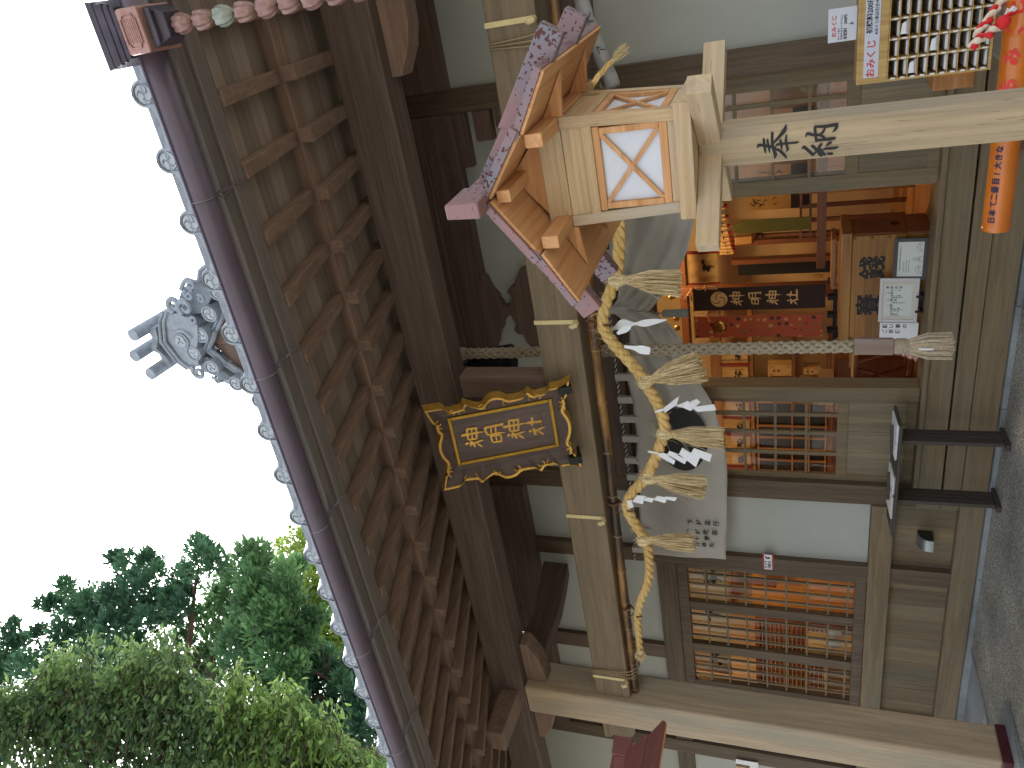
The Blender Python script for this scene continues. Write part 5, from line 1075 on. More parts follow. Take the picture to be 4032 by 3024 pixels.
# shoji behind the left glass door
sj = thing('shoji_screen', 'dark lattice screen seen through the left glass door', 'screen', (-5.9, 9.6, .56))
a = MB()
for x in np.arange(-6.95, -5.35, .19): a.box(x-.012, x+.012, 9.60, 9.63, 1.25, 2.17)
for z in (1.27, 1.48, 1.70, 1.92, 2.15): a.box(-6.97, -5.35, 9.598, 9.628, z-.010, z+.010)
a.build('screen_lattice', WO('Z'), sj); MB().box(-6.97, -5.35, 9.64, 9.65, .60, 2.18).build('screen_pane', plain('dark_pane', '#2a2620', .3), sj)
MB().box(-6.97, -5.35, 9.60, 9.638, .60, 1.24).build('screen_board', WR('X'), sj)
# right recess: nearer band of hangings
hb('room_beam', WR('X'), -4.6, 2.3, 9.10, 9.3, 2.93, 3.02)
ys_ = [-3.42, -3.86, -4.22]
for i, s in enumerate(('above the dark brown banner', 'above the red brocade banner')): hanging(ys_[i+1]+.02, ys_[i], 2.60, 2.96, 9.62, HL(s))
zx = [-3.40, -3.32, -3.24, -3.15, -3.05, -2.95, -2.82, -2.68, -2.52, -2.36]
for i in range(len(zx)-1): hanging(zx[i]+.006, zx[i+1]-.006, 2.38, 2.54, 9.4-.12*i, HL(('narrow, first beside the banner', 'narrow, second beside the banner', 'narrow, third beside the banner', 'narrow, fourth beside the banner', 'narrow, above the pale wall strip', 'narrow, above the tall lamp', 'under the lantern arm tip', 'under the lantern arm middle', 'under the lantern arm root')[i]), True)
# wall strips: posts, solid near-black sheet painted as a doorway's darkness
hb('room_post', WR('Z'), -3.50, -3.44, 9.3, 9.42, .56, 2.40); hb('room_post', WR('Z'), -3.26, -3.20, 9.3, 9.42, .56, 2.36); hb('room_post', WR('Z'), -3.92, -3.82, 9.2, 9.35, .56, 2.9); hb('room_post', WR('Z'), -3.60, -3.50, 8.6, 8.7, .56, 3.0)
hb('doorway_dark_sheet', plain('painted_doorway_dark', '#121414', .6), -3.72, -3.50, 9.5, 9.52, 1.0, 2.34)
hb('room_panel', wood('orange_boards', '#b06a2c', '#cf8c44', 'Z', rough=.4, plank=.22, plank_axis='X'), -2.40, .9, 8.3, 8.34, .56, 1.35, bevel=0)
hb('room_rail', WR('X'), -3.2, .9, 8.28, 8.36, 1.352, 1.44)
hb('room_panel', wallm, -3.2, 1.2, 10.2, 10.24, .56, 3.2, bevel=0)
# banners on their stand
bs = thing('banner_stand', 'black metal stand holding the two tall banners', 'stand', (-3.58, 8.05, .56))
a = MB().box(-4.0, -3.2, 8.02, 8.06, 1.235, 1.275)
for x in (-3.24, -3.42, -3.62, -3.80, -3.96): a.box(x-.022, x+.022, 8.0, 8.08, 1.20, 1.33)
for x in (-3.3, -3.86): a.box(x-.02, x+.02, 8.02, 8.06, .58, 1.235)
a.build('stand_frame', IRON, bs)
bn = thing('crest_banner', 'tall dark brown banner with cream three comma crest and four characters', 'banner', (-3.39, 8.0, 1.35))
MB().box(-3.525, -3.26, 7.995, 8.0, 1.352, 2.692).build('banner_cloth', plain('dark_brown_cloth', '#3a2a26', .9, var=.08, scale=20), bn)
MB().tube([(-3.54, 8.0, 2.70), (-3.245, 8.0, 2.70)], .008, 8).tube([(-3.39, 8.0, 2.80), (-3.53, 8.0, 2.70)], .004, 5).tube([(-3.39, 8.0, 2.80), (-3.25, 8.0, 2.70)], .004, 5).build('banner_rod', WO('X'), bn)
CREAM = plain('cream_dye', '#e2bc80', .85, var=.04)
a = MB(); c0 = (-3.393, 7.9945, 2.423)
a.prism([(.089*math.cos(q), .089*math.sin(q)) for q in np.linspace(0, 6.28, 40, endpoint=False)], c0, (1, 0, 0), (0, 0, 1), (0, -1, 0), .0006)
k = 0
for key, z in (('KAMI', 2.235), ('MEI', 2.045), ('KAMI', 1.865), ('SHA', 1.67)):
    cv = {'KAMI': .227, 'MEI': .06, 'SHA': -.24}[key]
    for s in GLY[key]: a.stroke(s, (-3.395, 7.9945-.0002*k, z-cv*.92), (.92, 0, 0), (0, 0, .92), (0, -1, 0), .0004, sub=3, wmul=1.35); k += 1
a.build('banner_lettering', CREAM, bn)
a = MB()
for q in range(3):
    a0 = .5+q*2*math.pi/3; pts = []
    for i in range(14):
        f = i/13; b_ = a0+.95-f*1.9; rr_ = .086*(.30+.66*f**.9); pts.append((rr_*math.cos(b_), rr_*math.sin(b_), .010*(1-.4*f)))
    a.stroke(pts, (c0[0], c0[1]-.0008, c0[2]), (1, 0, 0), (0, 0, 1), (0, -1, 0), .0004, k=1, sub=2)
a.build('crest_lines', plain('dark_brown_cloth', '#3a2a26'), bn)
def brocade():
    m, t, b = newmat('red_brocade', .6, 0); N = t.nodes; L = t.links; tc = N.new('ShaderNodeTexCoord')
    vo = N.new('ShaderNodeTexVoronoi'); vo.inputs['Scale'].default_value = 14; vo.inputs['Randomness'].default_value = .35; L.new(tc.outputs['Object'], vo.inputs['Vector'])
    nz = N.new('ShaderNodeTexNoise'); nz.inputs['Scale'].default_value = 60; L.new(tc.outputs['Object'], nz.inputs['Vector'])
    ad = N.new('ShaderNodeMath'); ad.operation = 'MULTIPLY_ADD'; ad.inputs[1].default_value = .35; L.new(nz.outputs['Fac'], ad.inputs[0]); L.new(vo.outputs['Distance'], ad.inputs[2])
    lt_ = N.new('ShaderNodeMath'); lt_.operation = 'LESS_THAN'; lt_.inputs[1].default_value = .50; L.new(ad.outputs[0], lt_.inputs[0])
    sp = N.new('ShaderNodeSeparateColor'); L.new(vo.outputs['Color'], sp.inputs[0]); r1 = N.new('ShaderNodeValToRGB'); r1.color_ramp.interpolation = 'CONSTANT'; L.new(sp.outputs[0], r1.inputs['Fac'])
    r1.color_ramp.elements[0].color = hexc('#c99a55'); r1.color_ramp.elements[1].position = .45; r1.color_ramp.elements[1].color = hexc('#8a6a3a'); e = r1.color_ramp.elements.new(.72); e.color = hexc('#3a2a2a')
    mx = N.new('ShaderNodeMixRGB'); L.new(lt_.outputs[0], mx.inputs[0]); mx.inputs[1].default_value = hexc('#b4502c'); L.new(r1.outputs[0], mx.inputs[2]); L.new(mx.outputs[0], b.inputs['Base Color']); return m
bz = thing('brocade_banner', 'tall orange red brocade banner with round bronze mirror', 'banner', (-3.72, 8.0, 1.37))
MB().box(-3.855, -3.595, 7.995, 8.0, 1.372, 2.695).build('banner_cloth', brocade(), bz)
MB().tube([(-3.87, 8.0, 2.70), (-3.58, 8.0, 2.70)], .008, 8).build('banner_rod', GOLD, bz)
MB().lathe([(.078, 0), (.080, .004), (.074, .010), (.04, .014), (.0, .015)], (-3.73, 7.992, 2.43), (0, -1, 0), 36, cap=False).build('bronze_mirror', plain('bronze_mirror', '#c08a48', .18, .9, var=.25, scale=9), bz, smooth=True)
def knot(x, z, label):
    a = MB()
    for s in (-1, 1): a.tube([(x+s*.018*math.sin(q), 7.97, z+.06+.045*math.cos(q)) for q in np.linspace(0, 6.28, 14)], .004, 5)
    a.tube([(x-.035, 7.968, z), (x+.035, 7.968, z)], .007, 6); a.lathe([(.006, 0), (.016, -.02), (.020, -.12), (.0, -.12)], (x, 7.968, z-.01), (0, 0, 1), 10)
    tag(a.build('cord_tassel', plain('cream_cord', '#d0a970', .8, var=.2, scale=50), None, smooth=True, org=(x, 7.97, z)), label, 'tassel', 'cream cord tassels on the banners')
knot(-3.245, 2.56, 'knotted cream cord tassel at the right of the dark banner'); knot(-3.565, 2.55, 'knotted cream cord tassel between the two banners'); knot(-3.90, 2.55, 'knotted cream cord tassel at the left of the brocade banner')
for x, z, lab in ((-3.36, 2.93, 'gold ball ornament above the dark banner'), (-3.62, 2.90, 'gold ball ornament above the gap between banners'), (-3.74, 2.90, 'gold ball ornament above the brocade banner')):
    tag(MB().lathe([(.0, -.035), (.018, -.031), (.031, -.018), (.036, 0), (.031, .018), (.018, .031), (.0, .035)], (x, 8.02, z), (0, 0, 1), 20, cap=False).build('gold_ball', GOLD, None, smooth=True, org=(x, 8.02, z)), lab, 'gold ball', 'gold ball ornaments over the banners')
# offerings with paper wrappers on shelves left of the rope
WRAP = plain('offering_paper', '#c9a468', .8, var=.04)
for x0, x1, z0, z1, lab in ((-5.02, -4.86, 1.70, 1.99, 'wrapped offering with striped paper on the upper shelf right behind the rope'), (-5.20, -5.05, 1.70, 1.99, 'wrapped offering in the middle of the upper shelf'), (-5.33, -5.22, 1.70, 1.98, 'wrapped offering at the left of the upper shelf'), (-5.0, -4.9, 1.36, 1.56, 'smaller wrapped offering on the lower shelf'), (-5.28, -5.06, 1.28, 1.60, 'large wrapped offering on the lower shelf')):
    t = thing('wrapped_offering', lab, 'offering', ((x0+x1)/2, 9.3, z0), 'wrapped offerings on shelves'); MB().box(x0, x1, 9.25, 9.4, z0, z1).build('parcel', WRAP, t, bevel=.004)
    a = MB(); cx = (x0+x1)/2; w_ = x1-x0
    for s in (-1, 1): a.beam((cx+s*w_*.3, 9.2485, z0+.02), (cx+s*w_*.42, 9.2485, z0+.07), .002, .006).beam((cx+s*w_*.3, 9.2485, z1-.07), (cx+s*w_*.42, 9.2485, z1-.02), .002, .006)
    column_text(a, '奉献', (cx, 9.2485, z0+(z1-z0)*.72), (1, 0, 0), (0, 0, 1), .034, 1.5, off=.001); a.build('wrapper_marks', PINE, t)
hb('room_shelf', WR('X'), -5.5, -4.5, 9.2, 9.6, 1.655, 1.695); hb('room_shelf', WR('X'), -5.5, -4.5, 9.2, 9.6, 1.235, 1.275)
# tall floor lamp, scrolls, green bamboo leaf post, low chair, fan
fl_ = thing('floor_lamp', 'tall wooden floor lamp with tapered hexagonal paper shade', 'floor lamp', (-3.02, 9.0, .56))
MB().lathe([(.055, 2.10), (.105, 2.13), (.112, 2.31), (.108, 2.315), (.05, 2.10)], (-3.035, 9.0, 0), (0, 0, 1), 6, cap=False).build('lamp_shade', plain('amber_paper', '#b9894c', .7, var=.05), fl_)
a = MB()
for q in range(6):
    an = q*math.pi/3; 
    u_ = Vector((0, 0, 1)).orthogonal().normalized(); w2 = Vector((0, 0, 1)).cross(u_); d_ = u_*math.cos(an)+w2*math.sin(an)
    c_ = Vector((-3.035, 9.0, 0)); a.beam(c_+d_*.106+Vector((0, 0, 2.13)), c_+d_*.114+Vector((0, 0, 2.315)), .010, .010); a.beam(c_+d_*.055+Vector((0, 0, 2.095)), c_+d_*.106+Vector((0, 0, 2.13)), .010, .010)
a.lathe([(.05, 2.095), (.03, 2.06), (.045, 2.03), (.02, 2.0), (.016, 1.3), (.016, .62), (.10, .60), (.11, .565)], (-3.035, 9.0, 0), (0, 0, 1), 12, cap=False); a.build('lamp_stand', WR('Z'), fl_)
gp_ = thing('green_banner', 'long olive green cloth strip with pointed top inside the hall', 'cloth strip', (-2.84, 8.7, 1.5))
MB().prism([(-2.90, 1.50), (-2.76, 1.50), (-2.755, 2.20), (-2.80, 2.30), (-2.83, 2.32), (-2.88, 2.28), (-2.905, 2.2)], (0, 8.7, 0), (1, 0, 0), (0, 0, 1), (0, 1, 0), .01).build('strip_cloth', plain('olive_cloth', '#5c5a20', .8, var=.12, scale=12), gp_)
SCR = plain('scroll_paper', '#a8834c', .85, var=.08, scale=6)
for x0, x1, z0, z1, lab in ((-2.98, -2.72, 1.72, 2.24, 'hanging picture scroll left of the green strip'), (-2.70, -2.44, 1.72, 2.26, 'hanging picture scroll right of the green strip'), (-2.40, -2.12, 1.72, 2.26, 'hanging picture scroll by the door stile'), (-2.08, -1.80, 1.70, 2.26, 'hanging picture scroll seen through the right door')):
    t = thing('picture_scroll', lab, 'scroll', ((x0+x1)/2, 9.8, z0), 'picture scrolls inside the hall'); MB().box(x0, x1, 9.78, 9.79, z0, z1).build('scroll_sheet', SCR, t); MB().box(x0, x1, 9.775, 9.7795, z0-.22, z0).build('scroll_foot', plain('purple_black_cloth', '#2a2022', .8), t)
    a = MB(); rr2 = random.Random(int(abs(x0)*100))
    for i in range(14):
        px = rr2.uniform(x0+.05, x1-.05); pz = rr2.uniform(z0+.08, z1-.08); a.stroke([(px, pz, .004), (px+rr2.uniform(-.03, .03), pz+.03, .012), (px+rr2.uniform(-.05, .05), pz+.06, .003)], (0, 9.7795-.0003*i, 0), (1, 0, 0), (0, 0, 1), (0, -1, 0), .0003, k=1)
    a.build('scroll_ink', PINE, t)
ch_ = thing('low_chair', 'dark red brown timber rack with bars beside the doorway inside', 'rack', (-2.7, 8.9, .56))
a = MB()
for x in (-3.02, -2.86, -2.70, -2.54): a.box(x-.02, x+.02, 8.88, 8.92, .56, 1.62)
for z in (1.40, 1.50, 1.60): a.box(-3.05, -2.5, 8.87, 8.925, z-.012, z+.012)
a.build('rack_bars', WR('Z'), ch_)
at = thing('side_altar', 'low wooden altar table with carved gold finials beside the dark banner', 'altar', (-3.0, 7.9, .56))
MB().box(-3.22, -2.7, 7.75, 8.1, 1.27, 1.31).build('table_top', WO('X'), at, bevel=.004)
a = MB()
for x in (-3.20, -2.74):
    for y in (7.78, 8.06): a.box(x-.02, x+.02, y-.02, y+.02, .56, 1.268)
a.box(-3.2, -2.74, 7.785, 7.80, 1.20, 1.268).build('table_legs', WO('Z'), at)
for x in (-3.15, -4.0):
    tag(MB().lathe([(.0, -.05), (.016, -.045), (.02, -.03), (.012, -.02), (.02, -.01), (.02, .005), (.012, .012), (.018, .025), (.014, .04), (.0, .055)], (x, 7.95, 1.42), (0, 0, 1), 14, cap=False).build('gold_finial', GOLD, None, smooth=True, org=(x, 7.95, 1.37)), 'gilt finial on the altar right of the dark banner' if x > -3.5 else 'gilt finial left of the brocade banner', 'finial', 'gilt finials by the banners')
# fan seen through the right door, bowl through the left
ef = thing('electric_fan', 'round wire guard electric fan behind the right glass door', 'fan', (-1.12, 7.2, .56))
a = MB(); cF = Vector((-1.08, 7.15, 1.50))
for rr_ in (.05, .10, .15, .175): a.tube([cF+Vector((rr_*math.cos(q), -.02*(1-rr_/.175), rr_*math.sin(q))) for q in np.linspace(0, 6.28, 36)], .0022, 4)
for q in np.linspace(0, 6.28, 64, endpoint=False): a.tube([cF+Vector((.05*math.cos(q), -.03, .05*math.sin(q))), cF+Vector((.12*math.cos(q+.15), -.025, .12*math.sin(q+.15))), cF+Vector((.175*math.cos(q+.3), .01, .175*math.sin(q+.3)))], .0014, 3)
a.build('fan_guard', plain('cream_wire', '#b39a68', .5), ef)
a = MB(); a.lathe([(.05, -.03), (.052, .0), (.045, .10), (.0, .12)], cF, (0, 1, 0), 20)
a.box(-1.095, -1.065, 7.20, 7.23, .60, 1.40).lathe([(.0, .02), (.13, .018), (.14, 0)], (-1.08, 7.215, .565), (0, 0, 1), 24).build('fan_body', plain('fan_plastic', '#7a6d50', .4), ef, smooth=True)
a = MB()
for q in range(3):
    an = .6+q*2.094; a.hexa([cF+Vector((r_*math.cos(an+d_), -.008+s_, r_*math.sin(an+d_))) for s_ in (0, .004) for r_, d_ in ((.03, -.3), (.15, -.35), (.15, .45), (.03, .3))])
a.build('fan_blade', plain('fan_blade', '#c2b078', .4), ef)
bw = thing('wooden_tub', 'pale round shallow tub on a box behind the left glass door', 'tub', (-4.25, 7.7, 1.38))
MB().lathe([(.10, 0), (.155, .05), (.165, .14), (.155, .14), (.145, .06), (.0, .03)], (-4.33, 7.7, 1.42), (0, -.25, 1), 28).build('tub_body', plain('tub_wood', '#b08a48', .5, var=.1, scale=10), bw, smooth=True)
MB().box(-4.47, -4.17, 7.6, 7.85, 1.26, 1.41).build('tub_box', WRAP, bw); a = MB(); text_bm(a, 'ご神酒', (-4.32, 7.5985, 1.335), (1, 0, 0), (0, 0, 1), .05); a.build('box_lettering', PINE, bw)
bc = thing('side_cabinet', 'red brown cabinet with pale books behind the left glass door', 'cabinet', (-4.8, 8.0, .56))
MB().box(-5.4, -4.1, 7.9, 8.2, .56, 1.255).build('cabinet_body', WR('X'), bc, bevel=.004); MB().box(-4.78, -4.60, 7.86, 7.895, 1.02, 1.22).build('book_row', WRAP, bc)
# lattice-window view: louvred screens, evergreen sprigs, small jars
lv = thing('louvre_screen', 'red brown louvred wooden screen behind the lattice window', 'screen', (-8.6, 7.9, .56))
a = MB()
for x0, x1 in ((-9.35, -7.95),):
    for z in np.arange(1.18, 2.06, .055): a.hexa([(x0, 7.90, z), (x1, 7.90, z), (x1, 7.93, z+.04), (x0, 7.93, z+.04), (x0, 7.905, z-.006), (x1, 7.905, z-.006), (x1, 7.938, z+.034), (x0, 7.938, z+.034)])
a.box(-9.42, -9.35, 7.88, 7.95, .56, 2.14).box(-7.95, -7.88, 7.88, 7.95, .56, 2.14).box(-9.349, -7.951, 7.88, 7.95, 2.08, 2.14).box(-8.62, -8.55, 7.87, 7.889, .9, 2.08).box(-9.349, -7.951, 7.885, 7.945, .9, 1.16)
a.build('louvre_slats', WR('X'), lv)
sp = MB(); r3 = random.Random(5)
for cx, cz, n_ in ((-8.42, 1.62, 90), (-8.42, 1.75, 80), (-8.44, 1.88, 60)):
    for i in range(n_):
        p = Vector((cx+r3.uniform(-.05, .05), 7.80+r3.uniform(-.05, .05), cz+r3.uniform(-.08, .08))); d_ = Vector((r3.uniform(-1, 1), r3.uniform(-1, 0), r3.uniform(-.3, 1))).normalized()*.035; s_ = d_.cross(Vector((0, 1, .2))).normalized()*.010
        sp.add([p, p+d_*.5+s_, p+d_, p+d_*.5-s_], [(0, 1, 2, 3)])
tag(sp.build('evergreen_sprigs', plain('evergreen_leaf', '#2c4a2a', .5, var=.3, scale=30), None, org=(-8.42, 7.8, 1.5)), 'upright dark green evergreen sprig behind the lattice window', 'sprigs')
for x, z, lab in ((-7.45, 1.23, 'white ceramic jar in the low left part of the lattice window'), (-7.62, 1.23, 'white ceramic jar beside the pillar edge in the lattice window')):
    tag(MB().lathe([(.03, 0), (.055, .03), (.06, .10), (.05, .13), (.055, .15), (.0, .15)], (x, 7.3, z-.12), (0, 0, 1), 18).build('ceramic_jar', plain('white_glaze', '#b9bbb4', .2, spec=.7), None, smooth=True, org=(x, 7.3, z-.12)), lab, 'jar', 'white jars in the window')
bx = thing('pale_cabinet', 'pale cream low shelf unit behind the lattice window', 'shelf unit', (-8.3, 7.6, .56))
MB().box(-8.7, -7.98, 7.5, 7.8, 1.22, 1.27).box(-8.25, -7.98, 7.5, 7.8, 1.271, 1.5).box(-8.7, -7.98, 7.52, 7.8, .56, 1.219).build('shelf_body', plain('cream_laminate', '#c4b078', .5, var=.04), bx, bevel=.004)
for x0, x1, lab in ((-6.72, -6.08, 'grey daylit hanging with ink pines at the top right of the lattice window'), (-7.38, -6.74, 'grey daylit hanging with ink pines at the top middle of the lattice window'), (-8.04, -7.40, 'grey daylit hanging with ink pines at the top left of the lattice window')):
    hanging(x0, x1, 2.36, 2.86, 6.98, lab, False, 'grey hangings with ink pines in the window')
hb('room_panel', plain('orange_plaster', '#d8a45a', .85, var=.04, scale=4), -9.5, -7.0, 9.20, 9.24, .56, 2.262, bevel=0)
hb('room_post', WR('Z'), -8.32, -8.24, 8.9, 9.0, 1.9, 2.26)
# ceiling lamps of the room
for x, y, lab in ((-3.2, 8.3, 'warm round ceiling lamp over the banners'), (-7.4, 7.45, 'warm round ceiling lamp behind the lattice window')):
    t = thing('ceiling_lamp', lab, 'ceiling lamp', (x, y, 3.5), 'ceiling lamps inside the hall')
    MB().lathe([(.0, -.07), (.14, -.06), (.2, -.02), (.2, .0)], (x, y, 3.58), (0, 0, 1), 24, cap=False).build('lamp_glass', plain('lit_glass', '#ffd7a0', .4, emit=3.0), t, smooth=True)
    ld = bpy.data.lights.new('lamp_light', 'POINT'); lo = bpy.data.objects.new('lamp_light', ld); COL.objects.link(lo); lo.parent = t; lo.location = (0, 0, -.1); ld.energy = ROOM_W; ld.color = (1.0, .67, .32); ld.shadow_soft_size = .2
# ------------------------------------------------------------------ trees
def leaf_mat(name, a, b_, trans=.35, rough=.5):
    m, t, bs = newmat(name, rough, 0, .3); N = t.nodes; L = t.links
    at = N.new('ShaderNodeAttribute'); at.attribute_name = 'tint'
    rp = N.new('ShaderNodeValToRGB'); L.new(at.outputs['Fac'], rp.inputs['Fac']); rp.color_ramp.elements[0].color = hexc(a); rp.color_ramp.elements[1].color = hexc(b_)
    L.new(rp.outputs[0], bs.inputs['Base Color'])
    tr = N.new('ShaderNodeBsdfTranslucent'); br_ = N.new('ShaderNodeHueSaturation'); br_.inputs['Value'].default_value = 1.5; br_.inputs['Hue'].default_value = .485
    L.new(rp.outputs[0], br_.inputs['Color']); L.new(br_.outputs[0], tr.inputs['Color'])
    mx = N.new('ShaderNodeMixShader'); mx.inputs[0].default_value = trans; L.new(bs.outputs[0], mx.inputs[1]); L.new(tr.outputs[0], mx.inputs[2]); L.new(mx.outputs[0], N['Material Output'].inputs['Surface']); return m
def mesh_tint(name, V, F, T, mat, parent):
    me = bpy.data.meshes.new(name); org = ORG[parent.name]
    me.from_pydata((np.array(V)-np.array(org)).tolist(), [], F); me.update()
    at = me.attributes.new('tint', 'FLOAT', 'FACE'); at.data.foreach_set('value', np.array(T, dtype=np.float32))
    me.materials.append(mat); o = bpy.data.objects.new(name, me); COL.objects.link(o); o.parent = parent; ORG[o.name] = org; return o
ng = np.random.default_rng(5)
def unit(v): return v/(np.linalg.norm(v)+1e-9)
BIAS = np.array([.62, .30, .35])      # shoots lean with the wind, to the right and up
def conifer_crown(name, clumps, mat, parent, rad=.30, n=210, ln=(.06, .24), bias=BIAS, bw=1.25, wid=.20):
    V = []; F = []; T = []
    for c in clumps:
        c = np.array(c); rr = rad*ng.uniform(.7, 1.25); base_t = ng.uniform(0, .55)
        for i in range(int(n*ng.uniform(.7, 1.3))):
            d = unit(ng.normal(size=3)); p = c+d*rr*np.array([1.15, 1.0, .85])*ng.uniform(.25, 1.0)
            a = unit(d*.9+bias*bw+ng.normal(size=3)*.45); l = ng.uniform(*ln); s = unit(np.cross(a, ng.normal(size=3)))*l*wid
            k = len(V); m = p+a*l*.45; V += [p, m+s, p+a*l, m-s*ng.uniform(.6, 1)]; F.append((k, k+1, k+2, k+3)); tt_ = min(1, max(0, base_t+ng.uniform(0, .45))); T.append(tt_)
            b = unit(a+np.cross(a, unit(ng.normal(size=3)))*.8); l2 = l*.6; s2 = unit(np.cross(b, ng.normal(size=3)))*l2*wid; q = p+a*l*.3
            k = len(V); V += [q, q+b*l2*.5+s2, q+b*l2, q+b*l2*.5-s2]; F.append((k, k+1, k+2, k+3)); T.append(tt_)
    return mesh_tint(name, V, F, T, mat, parent)
BARK = wood('bark', '#3a2e26', '#5c4c40', 'Z', rough=.9, bump=.8)
def limbs(parent, base, lines, r0=.13):
    b = Vector(base); a0 = Vector(lines[0][0]); mid = Vector((b.x*.6+a0.x*.4, b.y*.6+a0.y*.4, b.z+(a0.z-b.z)*.55))
    pts = smooth([tuple(b), tuple(mid), tuple(a0)], 8)
    tk = MB().tube([tuple(p) for p in pts], list(np.linspace(r0*2.0, r0*1.05, len(pts))), 10).build('trunk', BARK, parent, smooth='all')
    mb = MB()
    for ln_ in lines:
        P = smooth(ln_, 5); mb.tube([tuple(p) for p in P], list(np.linspace(r0*(1 if ln_ is lines[0] else .6), .02, len(P))), 7)
        if ln_ is not lines[0]: mb.tube([tuple(Vector(lines[0][0])), tuple(Vector(lines[0][0]).lerp(Vector(ln_[0]), .5)+Vector((0, 0, .15))), ln_[0]], [r0*.8, r0*.7, r0*.6], 7)
        for i in range(4, len(P)-1, 3):
            for q in range(2):
                d = Vector(ng.normal(size=3)).normalized()*.5+Vector((.35, .2, .3)); l_ = ng.uniform(.4, .9); p = Vector(P[i]); mb.tube([p, p+d*l_*.5+Vector((0, 0, -.04)), p+d*l_], [.022, .015, .006], 5)
    mb.build('limb', BARK, parent, smooth='all')
